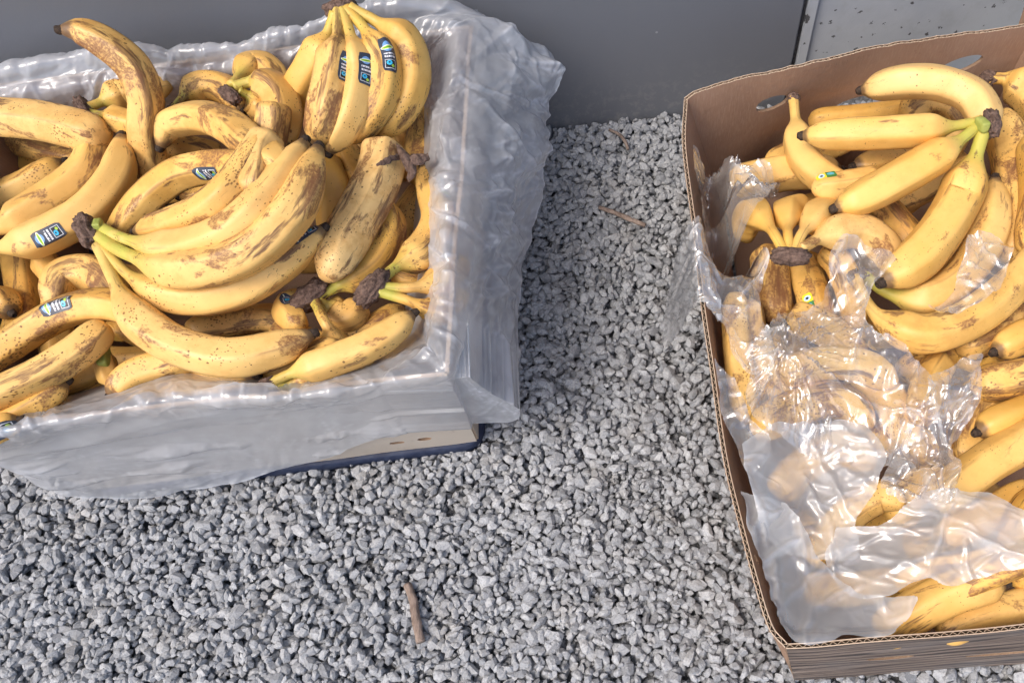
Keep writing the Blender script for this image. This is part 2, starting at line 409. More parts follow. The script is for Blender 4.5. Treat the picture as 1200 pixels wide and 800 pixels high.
def stones():
    X0, X1, Y0, Y1, cell = -.80, .58, -.07, .75, .002
    nx, ny = int((X1 - X0) / cell), int((Y1 - Y0) / cell)
    H = np.full((nx, ny), -.014)
    # crushed chips: convex hulls of scattered points
    import bmesh
    variants = []
    for k in range(70):
        pts = []
        while len(pts) < 15:
            q = RNG.normal(size=3); q /= np.linalg.norm(q)
            if all(np.linalg.norm(q - w) > .52 for w in pts): pts.append(q)
        v = np.array(pts) * RNG.uniform(.86, 1.12, (15, 1)) * np.array([1.12, RNG.uniform(.62, .98), RNG.uniform(.5, .78)])
        bm = bmesh.new(); [bm.verts.new(q) for q in v]
        bmesh.ops.convex_hull(bm, input=list(bm.verts)); bmesh.ops.delete(bm, geom=[q for q in bm.verts if not q.link_faces], context='VERTS')
        bmesh.ops.triangulate(bm, faces=list(bm.faces)); bm.verts.index_update()
        variants.append((np.array([q.co[:] for q in bm.verts]), np.array([[q.index for q in f.verts] for f in bm.faces]))); bm.free()
    inside = lambda x, y: ((Lb_FL[0] + .03 < x < Lb_FR[0] - .03) and (.33 < y < .66)) or (x > .17 and .13 < y < .55)
    N = 47000
    V, T, F = [], [], []
    cnt = 0
    sizes = np.clip(RNG.lognormal(math.log(.0044), .30, N), .0022, .0088)
    for k in range(N):
        a = sizes[k]
        best = None
        for c in range(4):
            x = RNG.uniform(X0 + .02, X1 - .02); y = RNG.uniform(Y0 + .02, min(Y1 - .02, wall_y(x) - .001))
            if inside(x, y): continue
            h = H[int((x - X0) / cell), int((y - Y0) / cell)]
            if best is None or h < best[2]: best = (x, y, h)
        if best is None: continue
        x, y, _ = best
        q = RNG.normal(size=4); q[1:3] *= .3; q /= np.linalg.norm(q); w_, i_, j_, k_ = q
        Rm = np.array([[1-2*(j_*j_+k_*k_), 2*(i_*j_-k_*w_), 2*(i_*k_+j_*w_)], [2*(i_*j_+k_*w_), 1-2*(i_*i_+k_*k_), 2*(j_*k_-i_*w_)], [2*(i_*k_-j_*w_), 2*(j_*k_+i_*w_), 1-2*(i_*i_+j_*j_)]])
        vv, tf = variants[RNG.integers(70)]; v = (vv * a) @ Rm.T
        r = int(a * .8 / cell); ix, iy = int((x - X0) / cell), int((y - Y0) / cell)
        sl = (slice(max(ix - r, 0), ix + r + 1), slice(max(iy - r, 0), iy + r + 1))
        pt = H[sl]
        zlo = -v[:, 2].min(); zhi = v[:, 2].max()
        base = np.sort(pt.ravel())[int(pt.size * .62)]
        z = base + zlo * .72
        z = min(z, .005 + float(.005 * noise(x * 5, y * 5)) + RNG.uniform(-.001, .002) - zhi * .6)
        gxx, gyy = np.meshgrid((np.arange(sl[0].start, sl[0].start + pt.shape[0]) + .5) * cell + X0 - x,
                               (np.arange(sl[1].start, sl[1].start + pt.shape[1]) + .5) * cell + Y0 - y, indexing='ij')
        dd = (gxx ** 2 + gyy ** 2) / (a * .85) ** 2
        H[sl] = np.maximum(pt, np.where(dd < 1, z + zhi * np.sqrt(np.maximum(1 - dd, 0)), -1))
        V.append(v + np.array([x, y, z])); F.append(tf + cnt); T.append(np.full(len(v), np.clip(RNG.normal(.5, .30), 0, 1))); cnt += len(v)
    V = np.concatenate(V); F = np.concatenate(F); T = np.concatenate(T)
    me = bpy.data.meshes.new('gravel'); me.vertices.add(len(V)); me.vertices.foreach_set('co', V.ravel())
    me.loops.add(F.size); me.loops.foreach_set('vertex_index', F.ravel().astype(np.int32))
    me.polygons.add(len(F)); me.polygons.foreach_set('loop_start', np.arange(0, F.size, 3, dtype=np.int32))
    me.materials.append(M_STONE); me.update(calc_edges=True)
    set_attr(me, 'tone', 'FLOAT', T)
    me.polygons.foreach_set('use_smooth', np.zeros(len(F), bool))
    o = tag(link('gravel', me), 'loose grey crushed granite gravel covering the ground', 'gravel', kind='stuff')
    return H, X0, Y0, cell
HG = stones()
def gh(x, y):
    H, X0, Y0, c = HG; i, j = int((x - X0) / c), int((y - Y0) / c)
    return float(np.percentile(H[max(i - 3, 0):i + 4, max(j - 3, 0):j + 4], 80))

# ------------------------------------------------------------------ cardboard walls
def card_wall(name, parent, base, rim, holes=(), thick=.0036, m_in=M_CARD, m_out=M_CARD, bow=0.0, tear=0.0, seed=0, flutes=True):
    """corrugated wall: base and rim are world polylines; holes are (s, h, rs, rh) in metres"""
    rim = np.asarray(rim, float); base = np.asarray(base, float)
    L = float(np.sum(np.linalg.norm(np.diff(rim, axis=0), axis=1))); step = .0035
    n = max(int(L / step), 8); ts = np.linspace(0, 1, n + 1)
    A = catmull(base, 0, ts); B = catmull(rim, 0, ts)
    Hh = float(np.mean(np.linalg.norm(B - A, axis=1))); m = max(int(Hh / step), 6)
    hs = np.linspace(0, 1, m + 1)
    tang = np.gradient(B, axis=0); tang[:, 2] = 0; tang /= np.linalg.norm(tang, axis=1)[:, None]
    nor = np.stack([-tang[:, 1], tang[:, 0], np.zeros(n + 1)], 1)       # left of travel = inside
    S, Hm = np.meshgrid(ts * L, hs * Hh, indexing='ij')
    pos = A[:, None] * (1 - hs[None, :, None]) + B[:, None] * hs[None, :, None]
    pos = pos - nor[:, None] * (bow * np.sin(math.pi * hs)[None, :, None] * np.sin(math.pi * ts)[:, None, None])
    pos = pos + nor[:, None] * (noise(S * 9, Hm * 9, seed) * .0022)[:, :, None]
    if tear:
        tz = (noise(ts * L * 40, seed * 1.3) * .5 + noise(ts * L * 140, seed * 2.1) * .35)
        pos[:, -1, 2] += tear * tz; pos[:, -2, 2] += tear * tz * .3
    # holes: drop cells inside and pull the border onto the ellipse
    keep = np.ones((n, m), bool); S2, H2 = S.copy(), Hm.copy()
    cs = (S[:-1, :-1] + S[1:, 1:]) / 2; ch = (Hm[:-1, :-1] + Hm[1:, 1:]) / 2
    for (s0, h0, rs, rh) in holes:
        keep &= ((cs - s0) / rs) ** 2 + ((ch - h0) / rh) ** 2 > 1
    vert_edge = np.zeros((n + 1, m + 1), bool)
    if len(holes):
        cntk = np.zeros((n + 1, m + 1), int)
        for dx in (0, 1):
            for dy in (0, 1):
                cntk[dx:n + dx, dy:m + dy] += ~keep
        vert_edge = (cntk > 0) & (cntk < 4)
        for i, j in zip(*np.nonzero(vert_edge)):
            for (s0, h0, rs, rh) in holes:
                e = math.hypot((S[i, j] - s0) / rs, (Hm[i, j] - h0) / rh)
                if .4 < e < 1.8:
                    ns, nh = s0 + (S[i, j] - s0) / e, h0 + (Hm[i, j] - h0) / e
                    ds, dh = ns - S[i, j], nh - Hm[i, j]
                    pos[i, j] += tang[i] * ds + (pos[i, -1] - pos[i, 0]) / Hh * dh
    inn = pos + nor[:, None] * thick / 2; out = pos - nor[:, None] * thick / 2
    V = np.concatenate([inn.reshape(-1, 3), out.reshape(-1, 3)]); K = (n + 1) * (m + 1)
    idx = np.arange(K).reshape(n + 1, m + 1)
    a, b, c, d = idx[:-1, :-1][keep], idx[1:, :-1][keep], idx[1:, 1:][keep], idx[:-1, 1:][keep]
    F = [list(x) for x in np.stack([a, d, c, b], 1)]; mi = [0] * len(F)
    F2 = [list(x) for x in np.stack([a, b, c, d], 1) + K]; mi += [1] * len(F2); F += F2
    kp = np.pad(keep, 1)
    for i in range(n):
        for j in range(m):
            if keep[i, j]: continue
            for (di, dj, e) in ((-1, 0, ((i, j), (i, j + 1))), (1, 0, ((i + 1, j), (i + 1, j + 1))), (0, -1, ((i, j), (i + 1, j))), (0, 1, ((i, j + 1), (i + 1, j + 1)))):
                if kp[i + 1 + di, j + 1 + dj]:
                    p, q = idx[e[0]], idx[e[1]]; F.append([p, q, q + K, p + K]); mi.append(3)
    for i in (0, n):                                               # closed ends
        for j in range(m): F.append([idx[i, j], idx[i, j + 1], idx[i, j + 1] + K, idx[i, j] + K]); mi.append(2)
    # rim: liner edges and the fluting between them
    V = V.tolist(); lin = .0007
    def strip(rowA, rowB, mm):
        o = len(V); V.extend(rowA.tolist()); V.extend(rowB.tolist()); k = len(rowA)
        for i in range(k - 1): F.append([o + i, o + i + 1, o + k + i + 1, o + k + i]); mi.append(mm)
    top = pos[:, -1]; dn = (pos[:, -2] - pos[:, -1]); dn /= np.linalg.norm(dn, axis=1)[:, None]
    if flutes:
        for sg in (1, -1):
            e0 = top + nor * sg * thick / 2; e1 = top + nor * sg * (thick / 2 - lin)
            strip(e0, e1, 2); strip(e1, e1 + dn * .009, 3)
        kf = int(L / .0029); tf = np.linspace(0, 1, kf + 1)
        ctr = np.stack([np.interp(tf, ts, top[:, q]) for q in range(3)], 1); nn = np.stack([np.interp(tf, ts, nor[:, q]) for q in range(3)], 1)
        zz = ctr + nn * ((np.arange(kf + 1) % 2) * 2 - 1)[:, None] * (thick / 2 - lin)
        zz[:, 2] -= .0008
        off = (np.arange(kf + 1) % 2 * 0)[:, None]
        tn = np.stack([np.interp(tf, ts, tang[:, q]) for q in range(3)], 1) * .0003
        strip(zz - tn, zz + tn, 2); strip(zz, zz + np.array([0, 0, -.009]), 3)
        strip(top + nor * thick / 2 + dn * .009, top - nor * thick / 2 + dn * .009, 3)
    else:
        strip(top + nor * thick / 2, top - nor * thick / 2, 2)
    me = bpy.data.meshes.new(name); me.from_pydata(V, [], F)
    for mt in (m_in, m_out, M_EDGE, M_FLUTE): me.materials.append(mt)
    me.polygons.foreach_set('material_index', np.array(mi, np.int32)); me.update()
    loc = np.array(parent.location)
    me.transform(Matrix.Translation(-Vector(loc)))
    return link(name, me, parent)

def P3(pts, z):
    a = np.array(pts, float); return P(a[:, 0], a[:, 1], np.full(len(a), z) if np.isscalar(z) else np.array(z))
def z3(p, z): return np.array([p[0], p[1], z])

# right box (open carton)
RH = .19
rb_loc = (.28, .34, 0.0)
rbox = tag(link('cardboard_box', None, None, rb_loc), 'open brown cardboard carton with wood-grain print holding bananas and clear film', 'box')
rim_left = P3([(803, 117), (803, 165), (811, 250), (824, 360), (843, 490), (865, 600), (884, 680), (902, 736), (921, 757)], [.182] + [.19] * 7 + [.19])
rim_back = P3([(1800, -60), (1450, -8), (1200, 30), (1040, 53), (945, 75), (868, 93), (815, 109), (803, 117)], [.195] * 5 + [.19, .185, .182])
rim_front = P3([(921, 757), (960, 756), (1040, 749), (1120, 741), (1200, 733), (1350, 718), (1500, 702)], .19)
BX0, BX1, BY0, BY1 = .135, .50, .085, .60
xr = float(rim_front[-1][0])
BYF = float(P(1150, 779, 0.0)[1])
base_left = np.array([z3((BX0, y), .004) for y in np.linspace(BY1 - .02, BYF, 9)])
BYF = float(P(1150, 779, 0.0)[1])
base_front = np.array([z3((x, BYF), .004) for x in np.linspace(BX0, xr - .01, 7)])
base_back = np.array([z3((x, BY1 + .02), .004) for x in np.linspace(xr, BX0, 8)])
base_back[-1] = base_left[0]
rim_back[0, 0] = xr; rim_back[0, 1] = rim_back[1, 1] + .01
rim_right = np.array([rim_front[-1], (rim_front[-1] + rim_back[0]) / 2 + np.array([.006, 0, 0]), rim_back[0]])
base_right = np.array([base_front[-1], (base_front[-1] + base_back[0]) / 2, base_back[0]])
def s_on(rim, px, py, z):
    c = catmull(rim, 400); d = np.concatenate([[0], np.cumsum(np.linalg.norm(np.diff(c, axis=0), axis=1))])
    ray = P(px, py, z); return float(d[np.argmin(np.linalg.norm(c[:, :2] - ray[:2], axis=1))])
def hole_at(base, rim, px, py, rs, rh):
    ts_ = np.linspace(0, 1, 300); A_ = catmull(base, 0, ts_); B_ = catmull(rim, 0, ts_); hh = np.linspace(.3, 1, 120)
    G_ = A_[:, None] * (1 - hh[None, :, None]) + B_[:, None] * hh[None, :, None]; d_ = G_ - CAM; w_ = d_ @ FW
    X_, Y_ = CX + FPX * (d_ @ RT) / w_, CY - FPX * (d_ @ UP) / w_
    i, j = np.unravel_index(np.argmin((X_ - px) ** 2 + (Y_ - py) ** 2), X_.shape)
    L_r = float(np.sum(np.linalg.norm(np.diff(rim, axis=0), axis=1))); H_r = float(np.mean(np.linalg.norm(B_ - A_, axis=1)))
    return (ts_[i] * L_r, hh[j] * H_r, rs, rh)
hb = [hole_at(base_back, rim_back, 1124, 76, .023, .016), hole_at(base_back, rim_back, 1010, 121, .040, .017), hole_at(base_back, rim_back, 903, 120, .020, .014)]
card_wall('side_panel', rbox, base_back, rim_back, hb, tear=.0035, seed=3)
card_wall('side_panel', rbox, base_left, rim_left, [(.10, .12, .0035, .016), (.44, .165, .003, .014)], seed=5, bow=.004)
card_wall('side_panel', rbox, base_front, rim_front, [hole_at(base_front, rim_front, 1042, 767, .020, .007), hole_at(base_front, rim_front, 1172, 762, .032, .007)], m_out=M_WOOD, seed=7)
card_wall('side_panel', rbox, base_right, rim_right, [], m_out=M_WOOD, seed=9)
link('bottom_panel', boxmesh('bottom_panel', BX0 + .004 - rb_loc[0], xr - .012 - rb_loc[0], BY0 + .005 - rb_loc[1], BY1 - rb_loc[1], .006, .011, M_CARD), rbox)

# left box (hidden under its liner)
LH = .19
lb_loc = (float((L_FR[0] + L_BL[0]) / 2), float((L_FR[1] + L_BL[1]) / 2), 0.0)
lbox = tag(link('cardboard_box', None, None, lb_loc), 'square pale cardboard box with navy bottom edge under the plastic liner', 'box')
def seg(a, b, z, n=5): return np.array([z3(a + (b - a) * t, z) for t in np.linspace(0, 1, n)])
lw = [(Lb_BL, Lb_FL, L_BL, L_FL), (Lb_FL, Lb_FR, L_FL, L_FR), (Lb_FR, Lb_BR, L_FR, L_BR), (Lb_BR, Lb_BL, L_BR, L_BL)]
for k, (ba, bb, ra, rb) in enumerate(lw):
    n = np.linalg.norm(rb - ra)
    hl = [(n - .052, .028, .008, .0042), (n - .082, .026, .009, .0032)] if k == 1 else []
    card_wall('side_panel', lbox, seg(ba, bb, .016), seg(ra, rb, LH), hl, m_out=M_CARDOUT, seed=20 + k, flutes=False)
# navy bottom edge: rounded band standing on the gravel
def ring(corners, r, n=6):
    out = []
    c = [np.array(q) for q in corners]
    for i in range(4):
        p, a, b = c[i], c[i - 1], c[(i + 1) % 4]
        u = (a - p) / np.linalg.norm(a - p); v = (b - p) / np.linalg.norm(b - p)
        for t in np.linspace(0, 1, n):
            s, e = p + u * r, p + v * r
            out.append((1 - t) ** 2 * s + 2 * t * (1 - t) * p + t * t * e)
    return np.array(out)
cc = [Lb_FL, Lb_FR, Lb_BR, Lb_BL]; cen = np.mean(cc, axis=0)
def grow(d): return [q + (q - cen) / np.abs(q - cen) * d for q in cc]
rings = [(grow(.0045), -.004), (grow(.006), -.001), (grow(.006), .011), (grow(.0045), .0145), (grow(-.004), .0146), (grow(-.004), -.004)]
VV = np.concatenate([np.c_[ring(c_, .022), np.full(24, z_)] for c_, z_ in rings]) - np.array(lb_loc)
link('base_rim', mesh('base_rim', VV, grid_faces(6, 24, True), M_NAVY), lbox)
VB = np.c_[ring(grow(-.006), .022), np.full(24, .008)] - np.array(lb_loc)
link('bottom_panel', mesh('bottom_panel', VB, [list(range(24))], M_CARD, False), lbox)

# ------------------------------------------------------------------ bananas
def prof(t, stem, tip, sl=.14, blunt=0):
    """radius along the banana, 1 = full body"""
    r = np.ones_like(t)
    if stem:
        a = np.clip((t - sl) / (.17 + max(sl - .17, 0) * .8), 0, 1); r = .30 + .70 * (a * a * (3 - 2 * a)); r = r + .05 * np.clip((.05 - t) / .05, 0, 1)
    else:
        a = np.clip(t / (.05 if blunt else .13), 0, 1); r0 = .72 if blunt else .35; r = r0 + (1 - r0) * np.sqrt(np.clip(1 - (1 - a) ** 2, 0, 1))
    b = np.clip((t - .70) / .27, 0, 1); rt = 1 - .30 * b * b
    c = np.clip((t - .88) / .12, 0, 1); rt = rt * (1 - (.62 if tip else .55) * c ** 2.0)
    return r * rt
class Ban:
    def prof(s, t): return prof(t, s.stem, s.tip, s.o.get('sl', .14), s.o.get('blunt', 0))
def make_ban(w, px, o):
    b = Ban(); b.w = w; b.px = np.array(px, float); b.o = o; b.stem = o.get('stem', 0); b.tip = o.get('tip', 1)
    return b
def settle(items, zfloor, zmax):
    SX = np.zeros((0, 3)); SR = np.zeros(0)
    for b in items:
        K = 16; ts = np.linspace(0, 1, K); p2 = catmull(b.px, K); pr = b.prof(ts)
        if 'z' in b.o:
            zc = np.array(b.o['z'], float); z = np.interp(ts, np.linspace(0, 1, len(zc)), zc)
        else:
            zm = b.o.get('zmin', zfloor); z = np.full(K, zm + .02)
            for it in range(4):
                p = P(p2[:, 0], p2[:, 1], z); r = b.w / 2 * depth(p) / FPX * pr
                req = np.full(K, zm)
                if len(SR):
                    d2 = (p[:, None, 0] - SX[None, :, 0]) ** 2 + (p[:, None, 1] - SX[None, :, 1]) ** 2
                    s = .80 * (r[:, None] + SR[None, :])
                    zz = np.where(d2 < s * s, SX[None, :, 2] + np.sqrt(np.maximum(s * s - d2, 0)), -1)
                    req = np.maximum(req, zz.max(1))
                wt = np.where(req > zm + .001, 1.0, .25)
                A = np.stack([np.ones(K), ts - .5], 1)
                co = np.linalg.lstsq(A * wt[:, None], req * wt, rcond=None)[0]
                co[1] = np.clip(co[1], -.08, .08)
                z = A @ co; z = z + .55 * max((req - z).max(), 0)
                z = np.clip(z + b.o.get('dz', 0), zm - .02, b.o.get('zmax', zmax))
        b.z = z; p = P(p2[:, 0], p2[:, 1], z); b.ts = ts
        SX = np.concatenate([SX, p]); SR = np.concatenate([SR, b.w / 2 * depth(p) / FPX * pr])
    groups = {}
    for b in items:
        if b.o.get('bunch'): groups.setdefault(b.o['bunch'], []).append(b)
    cz = {}
    for k, g in groups.items():
        g = [q for q in g if q.stem] or g
        zc = float(np.mean([q.z[0] for q in g])) + .004; cz[k] = zc
        for q in g: q.z = q.z + (zc - q.z[0]) * np.clip(1 - q.ts / .4, 0, 1)
    return SX, SR, cz

SEG, RINGS = 30, 48
def build_ban(b, parent, ploc, label=None, group=None):
    o = b.o; sd = random.uniform(0, 40)
    ts = np.linspace(0, 1, RINGS) ; ts = np.where(ts > .85, .85 + (ts - .85) * 1.0, ts)
    p2 = catmull(b.px, RINGS); z = np.interp(ts, b.ts, b.z)
    # banana sags a touch in the middle, unless it stands
    C = P(p2[:, 0], p2[:, 1], z); Rw = float(b.w / 2 * np.mean(depth(C)) / FPX)
    rad = Rw * b.prof(ts)
    T = np.gradient(C, axis=0); T /= np.linalg.norm(T, axis=1)[:, None]
    n0 = np.cross(T[0], [.1, .2, 1]); n0 /= np.linalg.norm(n0)
    Ns = [n0]
    for i in range(1, RINGS):
        n = Ns[-1] - T[i] * (Ns[-1] @ T[i]); Ns.append(n / np.linalg.norm(n))
    Ns = np.array(Ns); Bs = np.cross(T, Ns)
    ph = np.linspace(0, 2 * math.pi, SEG, endpoint=False); ph0 = o.get('ph', random.uniform(0, 6.28))
    def rfun(t_i, p):
        r = np.interp(t_i, ts, rad); body = np.clip((r / Rw - .3) / .5, 0, 1)
        w5 = 1 - np.abs(((p * 5 + ph0) / (2 * math.pi)) % 1 - .5) * 2          # 0..1, 1 on an edge
        th5 = (w5 - 1) * math.pi / 5 + 0 * r; th5 = np.where(w5 < .0, 0, (1 - w5) * math.pi / 5)
        poly = math.cos(math.pi / 5) / np.cos(math.pi / 5 - th5) / .93
        return r * (1 + body * .78 * (poly - 1) + body * .045 * noise(t_i * 4 + sd, np.cos(p) * .8, np.sin(p) * .8) + .015 * noise(t_i * 14 + sd, np.cos(p) * 2, np.sin(p) * 2))
    L = np.concatenate([[0], np.cumsum(np.linalg.norm(np.diff(C, axis=0), axis=1))])
    tt, pp = np.meshgrid(ts, ph, indexing='ij'); rr = rfun(tt, pp)
    V = C[:, None] + rr[..., None] * (np.cos(pp)[..., None] * Ns[:, None] + np.sin(pp)[..., None] * Bs[:, None])
    bn = np.stack([np.repeat(L[:, None], SEG, 1) + sd, rr * np.cos(pp) + sd * .7, rr * np.sin(pp)], -1)
    w5 = 1 - np.abs(((pp * 5 + ph0) / (2 * math.pi)) % 1 - .5) * 2
    origin = C[RINGS // 2]; 
    VV = np.concatenate([V.reshape(-1, 3), C[:1] - T[:1] * rad[0] * .1, C[-1:] + T[-1:] * rad[-1] * .25])
    F = grid_faces(RINGS, SEG, True).tolist(); K = RINGS * SEG
    F += [[(j + 1) % SEG, j, K] for j in range(SEG)] + [[K - SEG + j, K - SEG + (j + 1) % SEG, K + 1] for j in range(SEG)]
    me = mesh('banana', VV - origin, F, M_BAN)
    set_attr(me, 'bn', 'FLOAT_VECTOR', np.concatenate([bn.reshape(-1, 3), [bn[0, 0], bn[-1, 0]]]))
    tcol = np.concatenate([tt.ravel() + (0 if b.stem else .32) * (1 - tt.ravel()), [0 if b.stem else .32, 1]])
    if not b.tip: tcol = np.minimum(tcol, .93)
    set_attr(me, 'bt', 'FLOAT', tcol)
    set_attr(me, 'ridge', 'FLOAT', np.concatenate([w5.ravel(), [0, 0]]))
    pr = (o.get('spot', random.uniform(.35, .9)), o.get('green', .3), o.get('brown', random.uniform(.4, .85)) + (.06 if o.get('left') else .14), o.get('pale', random.uniform(0, .35)))
    set_attr(me, 'par', 'FLOAT_COLOR', np.tile(pr, (K + 2, 1)))
    ob = link('banana', me, parent, tuple(origin - np.array(ploc)))
    if label: tag(ob, label, 'banana', group)
    if b.tip:
        k = 10; q = np.linspace(0, 2 * math.pi, k, endpoint=False); r0 = rad[-1]; N_, B_, e, c = Ns[-1], Bs[-1], T[-1], C[-1]
        rows = []
        for (dx, f) in ((-.0015, 1.06), (.002, .98), (.0045, .80), (.0055, .55), (.0045, .25)):
            jit = 1 + RNG.normal(scale=.09, size=k)
            rows.append(c + e * dx + (r0 * f * jit)[:, None] * (np.cos(q)[:, None] * N_ + np.sin(q)[:, None] * B_))
        TV = np.concatenate(rows + [[c + e * .003]]) - origin
        TF = grid_faces(5, k, True).tolist() + [[40 + j, 40 + (j + 1) % k, 50] for j in range(k)]
        link('tip', mesh('tip', TV, TF, M_TIP), ob)
    if b.stem and label:
        lump('stem_end', C[0], -T[0], (rad[0] * 1.1, rad[0] * 1.05, rad[0] * 1.05), M_CROWN, ob, origin, sd)
    for s in o.get('stk', ()):      # (t, dphi, flip, kind)
        tc, dphi, flip = s[:3]; kind = s[3] if len(s) > 3 else 0
        i = int(tc * (RINGS - 1)); view = CAM - C[i]; pc = math.atan2(view @ Bs[i], view @ Ns[i]) + dphi
        ln, wd = (.027, .0145) if kind == 0 else (.018, .010)
        us = np.linspace(-1, 1, 13); vs_ = np.linspace(-1, 1, 9)
        U, W = np.meshgrid(us, vs_, indexing='ij')
        U = np.clip(U, -1, 1); cr = np.clip(np.abs(U) * np.abs(W) - .75, 0, 1); U2, W2 = U * (1 - cr * .5), W * (1 - cr * .5)
        tq = tc + U2 * ln / 2 / L[-1]; pq = pc + W2 * wd / 2 / np.interp(tc, ts, rad)
        lift = .0004 + .0011 * np.clip(np.abs(U) - .7, 0, 1) * RNG.uniform(0, 1)
        r = rfun(tq, pq) + lift
        ip = lambda A: np.stack([np.interp(tq, ts, A[:, d]) for d in range(3)], -1)
        SV = ip(C) + r[..., None] * (np.cos(pq)[..., None] * ip(Ns) + np.sin(pq)[..., None] * ip(Bs))
        sm = mesh('sticker', SV.reshape(-1, 3) - origin, grid_faces(13, 9), M_STK2 if kind else M_STK)
        f = -1 if flip else 1
        set_attr(sm, 'suv', 'FLOAT_VECTOR', np.stack([U * f + 1, W * f * .5 + .5, U * 0], -1).reshape(-1, 3))
        link('sticker', sm, ob)
    return ob

def lump(name, c, ax, size, mat, parent, ploc, seed, hard=False):
    """rough dried crown: size = half lengths along axis, across, up"""
    import bmesh
    bm = bmesh.new(); bmesh.ops.create_icosphere(bm, subdivisions=4, radius=1)
    v = np.array([q.co[:] for q in bm.verts]); f = [[q.index for q in g.verts] for g in bm.faces]; bm.free()
    ax = np.array(ax, float); ax /= np.linalg.norm(ax); up = np.array([0, 0, 1.0]) - ax * ax[2]; up /= np.linalg.norm(up); sd_ = np.cross(up, ax)
    v = np.sign(v) * np.abs(v) ** (.4 if hard else .8)
    dsp = 1 + .22 * noise(v[:, 0] * 1.6 + seed, v[:, 1] * 1.6, v[:, 2] * 1.6) + .14 * noise(v[:, 0] * 2 + seed, v[:, 1] * 6, v[:, 2] * 6) + .07 * noise(v[:, 0] * 4 + seed, v[:, 1] * 13, v[:, 2] * 13)
    dsp = dsp + .22 * (ridged(v[:, 0] * .9 + seed, v[:, 1] * 3.2, v[:, 2] * 3.2) - .6)
    if hard: dsp = 1 + .10 * noise(v[:, 0] + seed, v[:, 1], v[:, 2])
    v = v * dsp[:, None] * np.array(size)
    W = v[:, :1] * ax + v[:, 1:2] * sd_ + v[:, 2:] * up + (np.array(c) - np.array(ploc))
    return link(name, mesh(name, W, f, mat), parent)

# left pile, bottom to top.  b = bunch key
LB = []
def L_(w, px, lab=None, **o): o['lab'] = lab; o['left'] = 1; LB.append(make_ban(w, px, o))
BUR_L = 'yellow banana buried low in the pile of the plastic-lined box'
for px in ([(60, 320), (150, 330), (250, 320)], [(300, 300), (390, 300), (480, 290)], [(90, 215), (190, 220), (290, 205)], [(60, 420), (160, 425), (260, 405)],
           [(20, 190), (80, 205), (150, 195)], [(360, 180), (430, 200), (500, 190)], [(300, 420), (380, 410), (460, 380)], [(30, 300), (60, 360), (70, 430)], [(400, 240), (450, 280), (500, 330)], [(210, 130), (270, 150), (340, 150)], [(0, 460), (50, 470), (110, 450)]):
    L_(40, px, BUR_L, zmin=.09, zmax=.12, tip=0, bury='l', brown=.6)
L_(30, [(-20, 168), (25, 168), (60, 178), (110, 188)], 'greenish brown banana stem poking out under the speckled banana by the left edge', green=1, brown=.9, stem=1, tip=0, zmin=.13)
L_(34, [(300, 215), (262, 224), (228, 231), (212, 231)], 'small pointed banana end peeping out under the arched banana with a sticker', zmin=.14)
L_(38, [(500, 220), (476, 262), (470, 305)], 'heavily speckled banana wedged upright beside the right hand bunch', brown=.9, spot=1, zmin=.14, tip=0)
L_(38, [(220, 388), (268, 380), (318, 374), (352, 392)], 'speckled banana lying beneath the largest bunch near its lower tip', brown=.8, spot=.9, zmin=.15)
L_(36, [(-40, 242), (5, 228), (40, 212), (75, 190)], 'spotted banana tucked behind the folded banana at the left edge', zmin=.14, spot=.9)
L_(40, [(20, 292), (27, 330), (29, 370), (12, 408)], 'shaded banana standing upright at the left edge below the sticker banana', zmin=.14, brown=.6)
L_(34, [(48, 300), (68, 330), (62, 372)], 'shadowed banana half hidden right of the upright left edge banana', zmin=.13, brown=.7, tip=0)
L_(36, [(-30, 352), (0, 352), (14, 366)], 'banana end with a dark split tip at the left edge', zmin=.16, brown=.8)
L_(36, [(-40, 505), (10, 490), (48, 470), (78, 448)], 'banana at the lower left with the liner hugging its side', zmin=.185, brown=.7)
L_(34, [(-40, 522), (0, 502), (22, 492)], 'lowest banana at the left front corner with a small sticker', zmin=.19, stk=[(.7, .2, 0)])
L_(36, [(90, 462), (125, 460), (165, 452)], 'banana under the green cut stems at the front of the pile', zmin=.14)
L_(34, [(438, 172), (450, 160), (468, 172), (478, 200)], 'rounded banana back showing above the broken pale banana', zmin=.15, tip=0)
L_(32, [(412, 168), (424, 182), (430, 205)], 'small rounded banana peeping between the five-banana bunch and pale banana', zmin=.15, tip=0)
L_(38, [(402, 174), (416, 200), (432, 232)], 'banana end with a brown split seam near the centre right', brown=.9, spot=.8, zmin=.16)
L_(50, [(372, 185), (386, 215), (396, 245), (392, 285)], 'smooth plain yellow banana flank right of the large bunch tips', spot=.3, brown=.15, zmin=.15, tip=0)
L_(40, [(497, 130), (493, 155), (491, 185), (494, 215)], 'browned ridged banana standing at the right rim of the liner', brown=1, spot=.9, zmin=.165, tip=0)
L_(38, [(388, 408), (430, 392), (474, 362)], 'shaded speckled banana behind the front right pair', zmin=.15, brown=.8, spot=.9, tip=0)
L_(38, [(322, 386), (366, 402), (412, 420)], 'brown-shadowed banana under the withered middle crown', zmin=.15, brown=.8, tip=0)
L_(36, [(455, 288), (474, 322), (508, 330)], 'banana in shadow under the green necks at the right', zmin=.145, brown=.6, tip=0)
L_(38, [(298, 442), (348, 428), (402, 404)], 'banana tip low behind the front two-banana bunch', zmin=.15, brown=.7)
L_(38, [(172, 458), (230, 448), (300, 440)], 'banana half covered by the liner along the front edge', zmin=.15, brown=.6)
L_(36, [(60, 452), (95, 440), (135, 420)], 'dark-shadowed banana left of the cut green stems', zmin=.14, brown=.8, tip=0)
L_(36, [(190, 165), (215, 175), (260, 185)], 'shadowed banana in the hollow under the upper arched banana', zmin=.15, brown=.8, tip=0)
